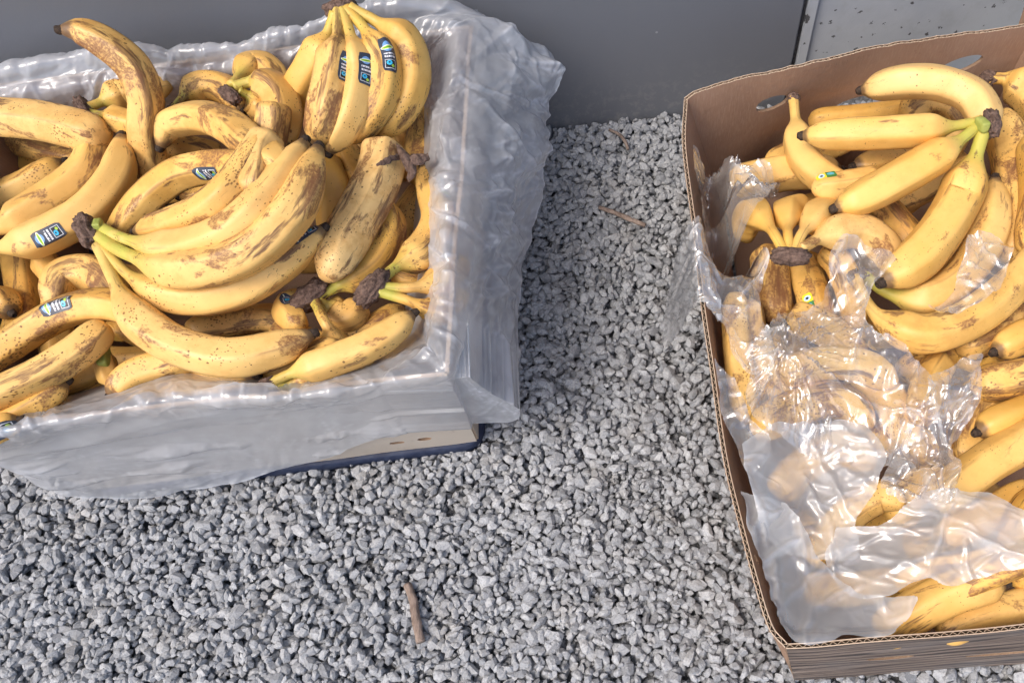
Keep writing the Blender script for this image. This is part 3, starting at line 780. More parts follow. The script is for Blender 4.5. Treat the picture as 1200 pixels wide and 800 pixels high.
# back left bunch
L_(36, [(104, 126), (128, 116), (160, 104), (200, 100)], b='x', bunch='lb', stem=1, green=.9, brown=.7, zmin=.195, tip=0)
L_(32, [(104, 132), (130, 138), (160, 148), (195, 165)], bunch='lb', stem=1, green=1, brown=.8, zmin=.19, tip=0)
L_(48, [(122, 162), (92, 152), (50, 143), (0, 138), (-50, 136)], bunch='lb', stem=0, green=.9, brown=.75, spot=1, pale=.5, zmin=.20)
# upper middle bunch
L_(36, [(204, 128), (221, 109), (241, 99), (266, 106), (285, 130)], 'banana with a green dark-banded neck at the back of the pile', stem=1, green=.9, zmin=.20)
L_(36, [(272, 100), (288, 82), (307, 78), (322, 92), (330, 110)], bunch='um', stem=1, green=.7, zmin=.205)
L_(34, [(280, 106), (297, 116), (312, 135), (318, 160)], bunch='um', stem=1, green=1, zmin=.205)
L_(42, [(275, 102), (297, 96), (322, 106), (334, 135), (330, 172)], bunch='um', stem=1, green=.9, zmin=.21)
L_(40, [(320, 120), (319, 142), (313, 168), (303, 196)], 'banana with a long brown streak standing in front of the upper bunch', brown=.95, spot=.6, zmin=.19)
# standing banana
L_(40, [(186, 230), (176, 190), (170, 150), (171, 116), (155, 78), (120, 50), (92, 37), (72, 35)], 'tall brown-speckled banana sticking up out of the pile against the grey wall', z=[.15, .18, .21, .235, .255, .27, .28], brown=1, spot=1, pale=.3, tipm=1)
L_(42, [(335, 200), (298, 172), (272, 150), (235, 138), (200, 146), (188, 172)], 'arched banana with a bruised blunt end at the upper middle', zmin=.185, brown=.6, pale=.3, spot=.5)
L_(40, [(310, 205), (288, 196), (252, 194), (212, 203), (178, 228), (150, 262), (128, 300)], 'arched banana carrying a sticker along its top edge', stk=[(.24, -.55, 1)], zmin=.18, spot=.5)
L_(42, [(318, 158), (305, 178), (301, 202), (297, 229)], 'pale pointed banana end between the streaked one and the large bunch', pale=.6, zmin=.20, spot=.5)
L_(42, [(312, 160), (288, 200), (250, 240), (208, 260), (160, 271)], 'diagonal speckled banana lying just above the large bunch', zmin=.185, spot=1, brown=.7)
L_(36, [(165, 180), (160, 215), (142, 250), (108, 275)], 'narrow banana side hidden behind the sticker banana on the left', zmin=.165, tip=0)
L_(44, [(-35, 282), (10, 263), (60, 232), (100, 200), (108, 174), (88, 163)], 'yellow banana with a folded bruised end at the left', stem=1, green=.1, zmin=.185, pale=.25, brown=.5, spot=.35, tip=0)
L_(46, [(-40, 295), (12, 288), (60, 271), (106, 243), (137, 203), (143, 160)], 'smooth yellow banana with a navy sticker left of the large dark crown', stem=1, green=.15, zmin=.19, spot=.3, brown=.25, stk=[(.42, .1, 0)])
L_(46, [(150, 370), (135, 340), (108, 319), (76, 326), (61, 362)], 'bent banana with a black bruise behind the large crown', zmin=.175, brown=.7, pale=.3, tip=0)
L_(40, [(165, 372), (140, 360), (104, 358), (62, 371), (12, 402), (-45, 442)], 'densely speckled arched banana with a tilted sticker at the left', spot=1, brown=.6, zmin=.185, stk=[(.38, .55, 1)])
# lower left crown bunch
L_(24, [(112, 400), (122, 425), (128, 450)], bunch='ll', stem=1, green=1, zmin=.17, tip=0, brown=.5)
L_(30, [(116, 402), (145, 385), (175, 400)], bunch='ll', stem=1, green=.8, zmin=.165, tip=0, brown=.9)
L_(42, [(125, 380), (96, 407), (52, 435), (2, 458), (-60, 482)], 'long speckled banana running down to the lower left corner', zmin=.185, spot=.95, brown=.75)
L_(42, [(255, 408), (205, 424), (162, 437), (136, 456), (129, 464)], 'banana with a round black spot at the front of the pile', zmin=.18, spot=.6, brown=.6)
# right lower bunch at liner
L_(30, [(314, 452), (350, 449), (395, 440), (440, 415)], bunch='fr', stem=1, green=.9, zmin=.175, tip=0)
L_(40, [(314, 450), (342, 437), (392, 420), (442, 399), (484, 368)], bunch='fr', stem=1, green=.7, zmin=.195, brown=.5, spot=.6)
# right bunches
L_(40, [(445, 342), (478, 352), (508, 362), (545, 345)], bunch='ra', stem=1, green=1, sl=.36, z=[.205, .195, .178, .155], tip=0)
L_(40, [(446, 336), (482, 337), (512, 330), (545, 305)], bunch='ra', stem=1, green=1, sl=.36, z=[.205, .197, .18, .155], tip=0)
L_(38, [(372, 350), (388, 362), (408, 372), (422, 352)], bunch='rb', stem=1, green=.8, zmin=.16, brown=.7, tip=0)
L_(42, [(370, 354), (377, 370), (388, 392), (396, 425)], bunch='rb', stem=1, green=.8, sl=.40, z=[.21, .20, .18, .15], brown=.6, tip=0)
L_(34, [(362, 352), (346, 352), (336, 362), (352, 384)], bunch='rb', stem=1, green=.3, zmin=.165, brown=.6, tip=0, stk=[(.45, .3, 0)])
L_(44, [(372, 346), (404, 331), (438, 306), (455, 268), (450, 235)], bunch='rb', stem=1, green=1, zmin=.175, spot=.6, tip=0)
L_(42, [(445, 330), (464, 313), (494, 296), (513, 262), (506, 225), (496, 196)], bunch='ra', stem=1, green=1, brown=.8, spot=.8, zmin=.18, stk=[(.80, 1.0, 0)])
# the broken pale one
L_(56, [(450, 172), (444, 205), (426, 245), (402, 287), (382, 327)], 'thick pale banana with a broken torn end at the centre right', pale=.8, brown=.95, spot=.6, zmin=.20, tip=0, blunt=1, key='pale')
# five-banana bunch
L_(42, [(393, 16), (384, 40), (366, 78), (346, 112), (338, 140)], bunch='five', stem=1, green=.5, sl=.17, z=[.262, .25, .225, .20], spot=.7, brown=.3)
L_(44, [(410, 10), (440, 25), (474, 50), (483, 90), (468, 128), (440, 160)], bunch='five', stem=1, green=.5, sl=.17, z=[.262, .25, .225, .20], spot=.7, brown=.5)
L_(44, [(406, 11), (427, 34), (448, 70), (447, 108), (428, 140), (405, 166)], bunch='five', stem=1, green=.5, sl=.17, z=[.262, .255, .235, .21], spot=.9, brown=.6, stk=[(.42, -.45, 0)])
L_(44, [(401, 12), (411, 44), (419, 85), (410, 130), (386, 178)], bunch='five', stem=1, green=.5, sl=.17, z=[.262, .258, .24, .215], spot=.6, brown=.35, stk=[(.44, -.5, 0)])
L_(46, [(396, 13), (396, 42), (392, 82), (384, 125), (370, 170)], bunch='five', stem=1, green=.45, sl=.17, z=[.262, .262, .248, .225], spot=.8, brown=.8, pale=.4, stk=[(.44, -.6, 0)])
# the largest bunch
L_(44, [(118, 290), (158, 327), (212, 349), (272, 343), (330, 310), (379, 268)], bunch='big', stem=1, green=.4, zmin=.20, spot=.7, brown=.35, stk=[(.93, -1.0, 0)])
L_(48, [(116, 288), (132, 325), (157, 368), (205, 402), (270, 418), (325, 408), (366, 391)], bunch='big', stem=1, green=.35, zmin=.205, spot=.7, brown=.6, pale=.5)
L_(46, [(112, 264), (150, 281), (207, 291), (268, 272), (318, 226), (357, 166)], bunch='big', stem=1, green=1, zmin=.21, spot=.55, brown=.35, pale=.5)
L_(52, [(113, 276), (150, 298), (214, 316), (286, 298), (344, 244), (373, 173)], bunch='big', stem=1, green=1, zmin=.215, spot=.8, brown=.6, pale=.4)

CROWNS_L = {   # px, axis px, half sizes, label
 'lb': ((99, 129), (88, 112, 108, 150), (.016, .007, .009), 'speckled bunch with a dark crown and torn sticker at the back left'),
 'um': ((270, 112), (255, 102, 285, 124), (.013, .006, .007), 'bunch with a black cut crown and green necks at the upper middle'),
 'll': ((112, 398), (104, 420, 122, 392), (.015, .007, .008), 'bunch with cut green stems and a withered crown at the lower left'),
 'fr': ((312, 451), (304, 456, 322, 447), (.010, .005, .006), 'two-banana bunch lying along the front right of the liner'),
 'ra': ((437, 338), (424, 352, 450, 322), (.018, .009, .010), 'bunch whose green necks spread right from a grey-brown crown'),
 'rb': ((364, 346), (350, 358, 382, 334), (.020, .010, .010), 'bunch with a big withered crown below the pale broken banana'),
 'five': ((398, 9), (388, 16, 412, 7), (.014, .007, .007), 'upright bunch of five bananas with three navy stickers'),
 'big': ((104, 272), (96, 254, 112, 292), (.018, .009, .011), 'largest bunch with a big dark crown and bright green necks'),
}
SXL, SRL, czL = settle(LB, .13, .262)

# right pile
RB = []
def R__(w, px, lab=None, **o): o['lab'] = lab; RB.append(make_ban(w, px, o))
BUR_R = 'yellow banana buried low in the carton under the film'
for px in ([(930, 250), (1000, 240), (1080, 235)], [(1100, 180), (1150, 230), (1170, 300)], [(880, 330), (920, 380), (930, 450)], [(960, 380), (1030, 390), (1110, 380)], [(1080, 470), (1150, 480), (1230, 470)], [(930, 620), (1000, 610), (1080, 600)],
           [(1060, 640), (1130, 630), (1210, 610)], [(940, 690), (1000, 690), (1060, 680)], [(1130, 560), (1180, 600), (1230, 640)], [(900, 200), (940, 180), (1000, 160)], [(1010, 300), (1060, 320), (1120, 310)]):
    R__(40, px, BUR_R, zmin=.08, zmax=.115, tip=0, bury='r', brown=.5)
R__(28, [(948, 142), (1000, 137), (1050, 131), (1108, 122)], 'slim banana lying against the back wall under the top bunch', zmin=.12, tip=0)
R__(34, [(1060, 135), (1085, 120), (1115, 125), (1135, 150)], 'short banana hump behind the topmost bunch', zmin=.13, tip=0)
R__(44, [(858, 216), (890, 207), (938, 200), (985, 200)], 'yellow banana under crumpled film near the back left corner', zmin=.14, spot=.2, brown=.2)
R__(30, [(1140, 190), (1090, 220), (1045, 243)], 'shaded banana beneath the lower tip of the top bunch', zmin=.13, tip=0)
R__(42, [(1005, 215), (1050, 262), (1085, 305)], 'banana with a large black rotten patch in the carton', brown=1, spot=.6, zmin=.15, tip=0)
R__(36, [(1130, 160), (1065, 180), (1025, 190), (1001, 195)], 'banana pointing its dark tip left under the top bunch', zmin=.15, brown=.5)
R__(40, [(930, 116), (933, 145), (942, 184), (972, 212), (1012, 228)], 'banana with a withered brown stem near the small handle hole', stem=1, green=.2, zmin=.15, spot=.25, brown=.3, pale=.3)
R__(34, [(1030, 210), (985, 218), (952, 221)], 'stubby bright yellow banana end above a yellow sticker', zmin=.155, spot=.4, tip=0, stk=[(.80, 1.25, 1, 1)])
# right side
R__(46, [(1158, 92), (1182, 94), (1208, 112), (1240, 160)], 'banana with a dark dried stem at the upper right edge', stem=1, green=.1, zmin=.15, brown=.4)
R__(52, [(1168, 136), (1184, 172), (1190, 232), (1180, 305)], 'long browned banana running down the right edge of the picture', brown=.8, zmin=.16, tip=0)
R__(40, [(1210, 160), (1215, 230), (1205, 300)], 'rust-streaked banana cut off by the right edge', brown=.9, zmin=.15, tip=0)
R__(46, [(1012, 323), (1045, 345), (1090, 349), (1134, 318), (1160, 268), (1166, 210)], 'yellow banana with a green stem curving below the top bunch', stem=1, green=1, zmin=.165, spot=.25, brown=.35)
# small bunch with dark crown
R__(46, [(900, 292), (905, 335), (909, 378)], 'brown-mottled banana hanging below the small dark crown', brown=1, spot=1, zmin=.14, tip=0)
R__(42, [(938, 298), (948, 335), (962, 382)], 'speckled banana below the small crown with a sticker under film', spot=.9, brown=.6, zmin=.14, tip=0, stk=[(.75, .3, 0, 1)])
R__(40, [(920, 296), (903, 268), (884, 250), (874, 262), (876, 282)], bunch='sm', stem=1, green=.15, sl=.32, z=[.20, .205, .185, .15, .13], tip=0, spot=.15, brown=.15)
R__(38, [(925, 294), (923, 268), (924, 248), (936, 246), (944, 258)], bunch='sm', stem=1, green=.15, sl=.32, z=[.20, .205, .19, .165, .15], tip=0, spot=.15, brown=.15)
R__(40, [(930, 295), (941, 272), (958, 254), (975, 248), (990, 258)], bunch='sm', stem=1, green=.15, sl=.30, z=[.20, .205, .195, .17, .155], tip=0, spot=.15, brown=.2)
R__(44, [(938, 292), (968, 276), (1002, 270), (1034, 290), (1050, 322)], bunch='sm', stem=1, green=.1, zmin=.17, spot=.3, brown=.6, pale=.6, tip=0)
R__(36, [(965, 290), (985, 310), (1000, 350), (1005, 385)], 'browned banana wrapped in film below the second dark crown', brown=.8, zmin=.15, tip=0)
# left wall pair
R__(32, [(880, 352), (884, 400), (886, 450), (886, 478)], bunch='lw', brown=.6, spot=.9, zmin=.15)
R__(36, [(862, 345), (864, 395), (870, 450), (879, 498)], bunch='lw', brown=.6, spot=.9, zmin=.16)
R__(42, [(1018, 525), (1058, 502), (1092, 545)], 'banana between the milky bag and shiny film strip', zmin=.14, tip=0)
R__(42, [(1040, 605), (1085, 565), (1130, 590)], 'banana under the knot of the bag tail', zmin=.14, tip=0)
R__(42, [(990, 448), (1038, 462), (1068, 520)], 'banana under film right of the carton centre', zmin=.14, tip=0)
R__(42, [(925, 368), (970, 388), (1012, 425)], 'banana under film just below the speckled pair', zmin=.145, tip=0, brown=.6)
R__(40, [(896, 395), (912, 440), (930, 485)], 'banana under film right of the wall pair', zmin=.145, tip=0)
R__(42, [(1105, 628), (1160, 602), (1215, 570)], 'banana under the bag tail at the right', zmin=.15, tip=0)
R__(42, [(1055, 440), (1115, 412), (1175, 428)], 'banana in the shade below the big curved one', zmin=.14, tip=0)
R__(40, [(1125, 408), (1175, 385), (1225, 352)], 'shaded banana right below the big curved one at the edge', zmin=.145, tip=0)
# under film
R__(46, [(885, 505), (935, 478), (985, 470), (1022, 500)], 'banana veiled by film in the middle left of the carton', zmin=.15, tip=0)
R__(42, [(915, 440), (960, 425), (1010, 428), (1050, 450)], 'banana under crinkled clear film at the carton centre', zmin=.14, tip=0)
R__(44, [(910, 580), (940, 545), (985, 525), (1025, 545)], 'banana veiled by the milky bag at the lower left of the carton', zmin=.15, tip=0)
R__(42, [(950, 660), (985, 610), (1030, 580), (1060, 590)], 'banana showing under the milky bag beside a film gap', zmin=.14, tip=0)
R__(40, [(1104, 422), (1086, 455), (1078, 495)], 'bright yellow banana seen through film below the big curved one', zmin=.15, tip=0, spot=.2)
R__(42, [(1155, 468), (1142, 500), (1128, 545)], 'speckled banana with a reddish bruise standing beside the shiny film strip', brown=.8, zmin=.155, tip=0)
R__(42, [(1250, 465), (1192, 487), (1158, 500), (1146, 506)], 'bright yellow banana with a black tip at the right edge', zmin=.165, spot=.1, brown=.15)
R__(40, [(1245, 372), (1195, 396), (1166, 412)], 'banana end with a brown smudge above the dark-banded one', zmin=.165, brown=.8)
R__(48, [(1260, 432), (1190, 443), (1138, 452)], 'speckled banana with a black band along its top at the right edge', brown=1, spot=.9, zmin=.175, tip=0)
R__(44, [(1240, 575), (1205, 600), (1192, 650), (1200, 690)], 'banana under the bag corner at the right edge', zmin=.16, tip=0)
R__(50, [(1095, 590), (1150, 548), (1200, 518), (1260, 485)], 'thick yellow banana with a yellow sticker at the right edge', zmin=.17, spot=.5, brown=.5, stk=[(.66, .3, 0, 1)])
R__(36, [(1050, 690), (1095, 668), (1150, 660), (1190, 640)], 'shaded banana in the gap under the bag near the front', zmin=.14, brown=.6, tip=0)
R__(40, [(1120, 690), (1160, 670), (1210, 650)], 'yellow banana behind the front pair at the right', zmin=.145, tip=0)
R__(50, [(1030, 745), (1080, 712), (1130, 690), (1176, 684)], 'yellow banana with dark brown ends at the front wall of the carton', z=[.145, .162, .17, .17], brown=.45, spot=.4)
R__(46, [(1098, 740), (1140, 722), (1190, 712), (1250, 700)], 'frontmost banana with brown streaks against the front wall', z=[.152, .157, .158, .158], brown=.6, spot=.4)
# curved banana and the top bunch
R__(48, [(1002, 325), (1014, 352), (1034, 374), (1082, 392), (1138, 372), (1188, 330), (1222, 285)], 'big curved yellow banana with scars across the middle right', stem=1, green=.1, zmin=.185, spot=.4, brown=.55, key='curved')
R__(42, [(1160, 150), (1140, 114), (1104, 98), (1060, 96), (1010, 106)], 'pale curved banana arching along the back wall', z=[.21, .215, .215, .205, .19], spot=.45, brown=.2, pale=.6)
R__(54, [(1154, 148), (1141, 190), (1118, 245), (1080, 297), (1034, 331)], bunch='top', stem=1, green=1, zmin=.195, spot=.4, brown=.25, ph=1.2)
R__(44, [(1150, 145), (1112, 174), (1062, 204), (1012, 231), (979, 244)], bunch='top', stem=1, green=1, zmin=.20, spot=.2, brown=.2)
R__(40, [(1150, 142), (1110, 149), (1050, 154), (990, 156), (941, 159)], bunch='top', stem=1, green=1, zmin=.205, spot=.3, brown=.25)
CROWNS_R = {
 'sm': ((926, 300), (898, 294, 952, 296), (.016, .007, .008), 'small bunch hanging over a dark curved crown near the left wall'),
 'top': ((1162, 145), (1158, 134, 1164, 160), (.014, .007, .009), 'topmost bunch of three yellow bananas with green necks and cut crown'),
 'lw': ((871, 346), (866, 346, 876, 346), (.005, .004, .004), 'pair of orange-speckled bananas standing against the left carton wall'),
}
SXR, SRR, czR = settle(RB, .125, .25)

def build_pile(items, crowns, cz, side, bury_group):
    emp = {}
    for k, ((x, y), ax, size, lab) in crowns.items():
        c = P(x, y, cz[k]); a = P(ax[0], ax[1], cz[k]); b = P(ax[2], ax[3], cz[k])
        e = tag(link('banana_bunch', None, None, tuple(c)), lab, 'banana bunch', 'bananas in the ' + side)
        lump('crown', c, b - a, size, M_CROWN, e, c, len(emp) * 3.7)
        emp[k] = (e, c)
    for b in items:
        k = b.o.get('bunch')
        if k: build_ban(b, emp[k][0], emp[k][1])
        else: b.ob = build_ban(b, None, (0, 0, 0), b.o['lab'], bury_group if b.o.get('bury') else 'bananas in the ' + side)
    return emp
EL = build_pile(LB, CROWNS_L, czL, 'plastic-lined box', 'bananas buried in the lined box')
ER = build_pile(RB, CROWNS_R, czR, 'open carton', 'bananas buried in the carton')
# pale green cut faces on two crowns
for (E_, k, px, sz) in ((EL, 'big', (115, 263), (.0055, .0035, .004)), (ER, 'top', (1151, 146), (.007, .004, .005)), (EL, 'll', (121, 417), (.011, .0045, .005))):
    e, c = E_[k]; q = P(px[0], px[1], c[2] + .006); lump('stem_cut', q, (.2, -1, .3) if k != 'll' else (.3, -1, .1), sz, M_GREEN, e, c, 5.5, True)

# ------------------------------------------------------------------ plastic liner of the left box
def film_obj(name, V, F, mat, label, cat, group=None, crease=None):
    me = mesh(name, V, F, mat, smooth=True)
    if crease is not None: set_attr(me, 'crease', 'FLOAT', crease)
    return tag(link(name, me), label, cat, group)
def crease_of(d, lo, hi):
    lap = np.abs(d - (np.roll(d, 1, 0) + np.roll(d, -1, 0) + np.roll(d, 1, 1) + np.roll(d, -1, 1)) / 4)
    k = np.clip((lap - lo) / (hi - lo), 0, 1)
    for q in range(2): k = (2 * k + np.roll(k, 1, 0) + np.roll(k, -1, 0) + np.roll(k, 1, 1) + np.roll(k, -1, 1)) / 6
    return k
STN = [
 [(-60, 330, .12), (-80, 335, .19), (-95, 340, .205), (-60, 365, .14), (-25, 390, .08), (0, 410, .03)],
 [(-45, 468, .14), (-60, 496, .19), (-68, 508, .203), (-20, 525, .14), (25, 548, .075), (62, 568, .015)],
 [(58, 464, .14), (58, 486, .192), (60, 499, .203), (85, 520, .14), (112, 549, .07), (135, 578, .008)],
 [(200, 425, .14), (200, 450, .20), (200, 478, .203), (215, 506, .14), (232, 537, .07), (248, 564, .012)],
 [(330, 420, .14), (337, 458, .192), (341, 468, .203), (350, 490, .135), (358, 517, .08), (364, 541, .035)],
 [(425, 395, .14), (446, 436, .19), (456, 450, .203), (458, 470, .155), (464, 488, .12), (468, 504, .085)],
 [(470, 378, .14), (506, 408, .195), (524, 436, .205), (538, 453, .16), (551, 469, .12), (562, 485, .085)],
 [(474, 366, .14), (508, 390, .20), (528, 416, .205), (548, 438, .16), (572, 459, .115), (589, 475, .08)],
 [(476, 352, .14), (510, 368, .20), (531, 388, .205), (558, 408, .168), (586, 426, .13), (609, 438, .09)],
 [(480, 312, .14), (514, 318, .20), (535, 322, .205), (567, 334, .165), (593, 345, .12), (607, 350, .08)],
 [(482, 210, .14), (512, 212, .205), (541, 212, .208), (576, 220, .175), (606, 230, .14), (630, 218, .10)],
 [(482, 118, .13), (511, 112, .205), (548, 108, .21), (584, 116, .185), (612, 130, .155), (636, 140, .125)],
 [(490, 70, .13), (519, 46, .21), (549, 22, .222), (584, 30, .205), (614, 48, .18), (640, 68, .15)],
 [(440, 118, .10), (449, 62, .19), (453, 28, .218), (460, 4, .232), (476, 22, .17), (486, 40, .12)],
 [(330, 140, .10), (334, 82, .19), (336, 56, .212), (338, 37, .224), (356, 56, .17), (372, 76, .12)],
 [(232, 150, .10), (235, 98, .19), (236, 76, .209), (236, 59, .218), (262, 76, .17), (285, 96, .12)],
 [(115, 160, .10), (119, 112, .19), (120, 82, .211), (121, 58, .224), (152, 78, .17), (176, 98, .12)],
 [(0, 175, .10), (0, 130, .19), (0, 102, .21), (0, 84, .219), (38, 104, .17), (66, 122, .12)],
 [(-120, 185, .10), (-122, 140, .19), (-124, 115, .208), (-126, 98, .216), (-80, 120, .17), (-50, 138, .12)],
 [(-90, 240, .12), (-110, 240, .19), (-122, 240, .206), (-90, 260, .15), (-55, 285, .08), (-30, 300, .03)],
]
def build_liner():
    G = np.array([[P(*q) for q in st] for st in STN]); n, m = G.shape[:2]
    # dense interpolation: periodic along stations, open across
    NU, NV = 1250, 185
    Gp = np.concatenate([G[-2:], G, G[:3]]); D = np.concatenate([[0], np.cumsum(np.linalg.norm(np.diff(Gp[:, 2], axis=0), axis=1))])
    u = np.linspace(D[2], D[2 + n], NU, endpoint=False)
    def cr(Gk, Dk, q):
        i = np.clip(np.searchsorted(Dk, q, side='right') - 1, 1, len(Dk) - 3)
        p0, p1, p2, p3 = Gk[i - 1], Gk[i], Gk[i + 1], Gk[i + 2]
        h = (Dk[i + 1] - Dk[i]); s = (q - Dk[i]) / h
        m1 = (p2 - p0) / (Dk[i + 1] - Dk[i - 1])[:, None, None]; m2 = (p3 - p1) / (Dk[i + 2] - Dk[i])[:, None, None]
        s = s[:, None, None]; h = h[:, None, None]
        return (2*s**3-3*s*s+1)*p1 + (s**3-2*s*s+s)*h*m1*.8 + (-2*s**3+3*s*s)*p2 + (s**3-s*s)*h*m2*.8
    A = cr(Gp, D, u)                                     # NU x m x 3
    v = np.linspace(0, m - 1, NV)
    B = np.concatenate([2 * A[:, :1] - A[:, 1:2], A, 2 * A[:, -1:] - A[:, -2:-1]], 1).transpose(1, 0, 2)
    k = np.clip(np.floor(v).astype(int), 0, m - 2); s = (v - k)[:, None, None]
    p0, p1, p2, p3 = B[k], B[k + 1], B[k + 2], B[k + 3]
    S = .5 * (2*p1 + (p2-p0)*s + (2*p0-5*p1+4*p2-p3)*s*s + (3*p1-p0-3*p2+p3)*s**3)
    S = S.transpose(1, 0, 2)                             # NU x NV x 3
    du = np.roll(S, -1, 0) - np.roll(S, 1, 0); dv = np.gradient(S, axis=1)
    N = np.cross(dv, du); N /= np.linalg.norm(N, axis=2)[:, :, None] + 1e-12
    U = (u - u[0])[:, None] * np.ones(NV); Vv = np.cumsum(np.concatenate([np.zeros((NU, 1)), np.linalg.norm(np.diff(S, axis=1), axis=2)], 1), 1)
    x, y, z = S[..., 0], S[..., 1], S[..., 2]
    vn = np.linspace(0, 1, NV)[None, :]
    inner = np.clip(1 - np.abs(vn - .30) / .22, 0, 1); outer = np.clip((vn - .42) / .2, 0, 1)
    warp = noise(x * 9, y * 9, z * 9) * .03
    lng = np.clip((.32 - y) / .04, 0, 1)                  # front skirt: long folds along the edge
    side = 1 - lng
    fold_long = noise(U * 1.6 + warp * 10, Vv * 20, 3.1) * .009 + facets(U * .12, Vv, 3.3, [.05, .024], 2, .35) * .010 + crumple(U * .25, Vv, .030, 6.1) * .004 + crumple(U * .5, Vv, .016, 7.1) * .0010
    fold_vert = noise(U * 16 + warp * 40, Vv * 5, 5.5) * .009 + facets(U, Vv * .35, 5.1, [.045, .02], 3, .5) * .010 + crumple(U, Vv * .45, .034, 1.3) * .005 + crumple(U * 1.1, Vv * .5, .016, 5.3) * .0040 + crumple(U * 1.1, Vv * .45, .008, 6.3) * .0014
    crink = facets(U, Vv, 8.2, [.034, .017], 3, .6) * .008 + crumple(U, Vv, .034, 2.2) * .0045 + crumple(U, Vv * .5, .016, 3.2) * .0032 + crumple(U, Vv * .45, .009, 4.3) * .0016
    d = outer * (lng * fold_long + side * (fold_vert + .35 * crink)) + inner * crink + noise(x * 14, y * 14, z * 14) * .004 * np.clip(vn * 4, 0, 1)
    d = d + (inner + side * outer * .8) * (pleats(U, Vv * .6, 1.4, .040, 7, .10) * .0040 + pleats(U, Vv * .6, 2.4, .020, 6, .17) * .0016) + outer * lng * pleats(U * .2, Vv, 3.4, .05, 4, .10) * .0028
    S = S + N * d[..., None]
    hem = np.clip((vn - .93) / .07, 0, 1); S[..., 2] += hem * noise(U * 18, 2.2) * .007
    # keep the film on its own side of the box walls (front and right)
    hz = np.clip(S[..., 2] / LH, 0, 1)[..., None]
    for (b0, b1, r0, r1, kk) in ((Lb_FL, Lb_FR, L_FL, L_FR, 0), (Lb_FR, Lb_BR, L_FR, L_BR, 1)):
        dr = (r1 - r0) / np.linalg.norm(r1 - r0); nr = np.array([dr[1], -dr[0]])
        org = b0 * (1 - hz) + r0 * hz
        sdist = (S[..., :2] - org) @ nr; along = (S[..., :2] - org) @ dr
        reg = (S[..., 2] < LH + .002) & (along > (0 if kk == 0 else -.02))
        outm = reg & (vn > .40) & (sdist < .006) & (sdist > -.05); S[..., :2] += np.where(outm, .006 - sdist, 0)[..., None] * nr
        inm = reg & (vn < .36) & (sdist > -.006) & (sdist < .04); S[..., :2] -= np.where(inm, sdist + .006, 0)[..., None] * nr
    S[..., 2] = np.maximum(S[..., 2], .006)
    wy = .727 + .055 * S[..., 0] - .006; S[..., 1] = np.minimum(S[..., 1], wy)
    F = grid_faces(NV, NU, True)
    return S.transpose(1, 0, 2).reshape(-1, 3), F, crease_of(d, .00007, .00032).T.ravel()
LV, LF, LC = build_liner()
film_obj('plastic_liner', LV, LF, M_LINER, 'milky translucent plastic liner draped over the rim of the square box', 'plastic liner', None, LC)

# ------------------------------------------------------------------ loose film in the carton: draped over what lies below
def height_map():
    X0, X1, Y0, Y1, c = .02, .52, .03, .68, .002
    xs = np.arange(X0, X1, c); ys = np.arange(Y0, Y1, c); H = np.full((len(xs), len(ys)), .05)
    allp, allr = [], []
    for b in RB:
        t = np.linspace(0, 1, 60); p2 = catmull(b.px, 60); p = P(p2[:, 0], p2[:, 1], np.interp(t, b.ts, b.z))
        allp.append(p); allr.append(b.w / 2 * depth(p) / FPX * b.prof(t))
    for rm in (rim_left, rim_front, rim_back):
        p = catmull(rm, 300); p = p.copy(); p[:, 2] -= .006; allp.append(p); allr.append(np.full(300, .006))
    for p, r in zip(np.concatenate(allp), np.concatenate(allr)):
        i0, i1 = int((p[0] - r - X0) / c), int((p[0] + r - X0) / c) + 2; j0, j1 = int((p[1] - r - Y0) / c), int((p[1] + r - Y0) / c) + 2
        i0, j0 = max(i0, 0), max(j0, 0)
        if i1 <= i0 or j1 <= j0 or i0 >= len(xs) or j0 >= len(ys): continue
        d2 = (xs[i0:i1, None] - p[0]) ** 2 + (ys[None, j0:j1] - p[1]) ** 2
        H[i0:i1, j0:j1] = np.maximum(H[i0:i1, j0:j1], np.where(d2 < r * r, p[2] + np.sqrt(np.maximum(r * r - d2, 0)), -1))
    return X0, Y0, c, H
HX0, HY0, HC, HM = height_map()
def blur(H, k):
    w = np.exp(-.5 * (np.arange(-3 * k, 3 * k + 1) / k) ** 2); w /= w.sum()
    f = lambda a: np.apply_along_axis(lambda q: np.convolve(np.pad(q, 3 * k, mode='edge'), w, 'valid'), 0, a)
    return f(f(H).T).T
def dilate(H, k):
    O = H.copy()
    for dx in range(-k, k + 1):
        for dy in range(-k, k + 1):
            if dx * dx + dy * dy <= k * k: O = np.maximum(O, np.roll(np.roll(H, dx, 0), dy, 1))
    return O
TENT = np.maximum(blur(dilate(HM, 6), 4), HM + .0005); TENT2 = np.maximum(blur(dilate(HM, 11), 9), HM + .0005)
def tent(x, y, wide=False):
    i = np.clip((x - HX0) / HC, 0, HM.shape[0] - 2); j = np.clip((y - HY0) / HC, 0, HM.shape[1] - 2)
    a, b = i.astype(int), j.astype(int); f, g = i - a, j - b
    q = lambda H: H[a, b]*(1-f)*(1-g) + H[a+1, b]*f*(1-g) + H[a, b+1]*(1-f)*g + H[a+1, b+1]*f*g
    return q(TENT2 if wide else TENT), q(HM)
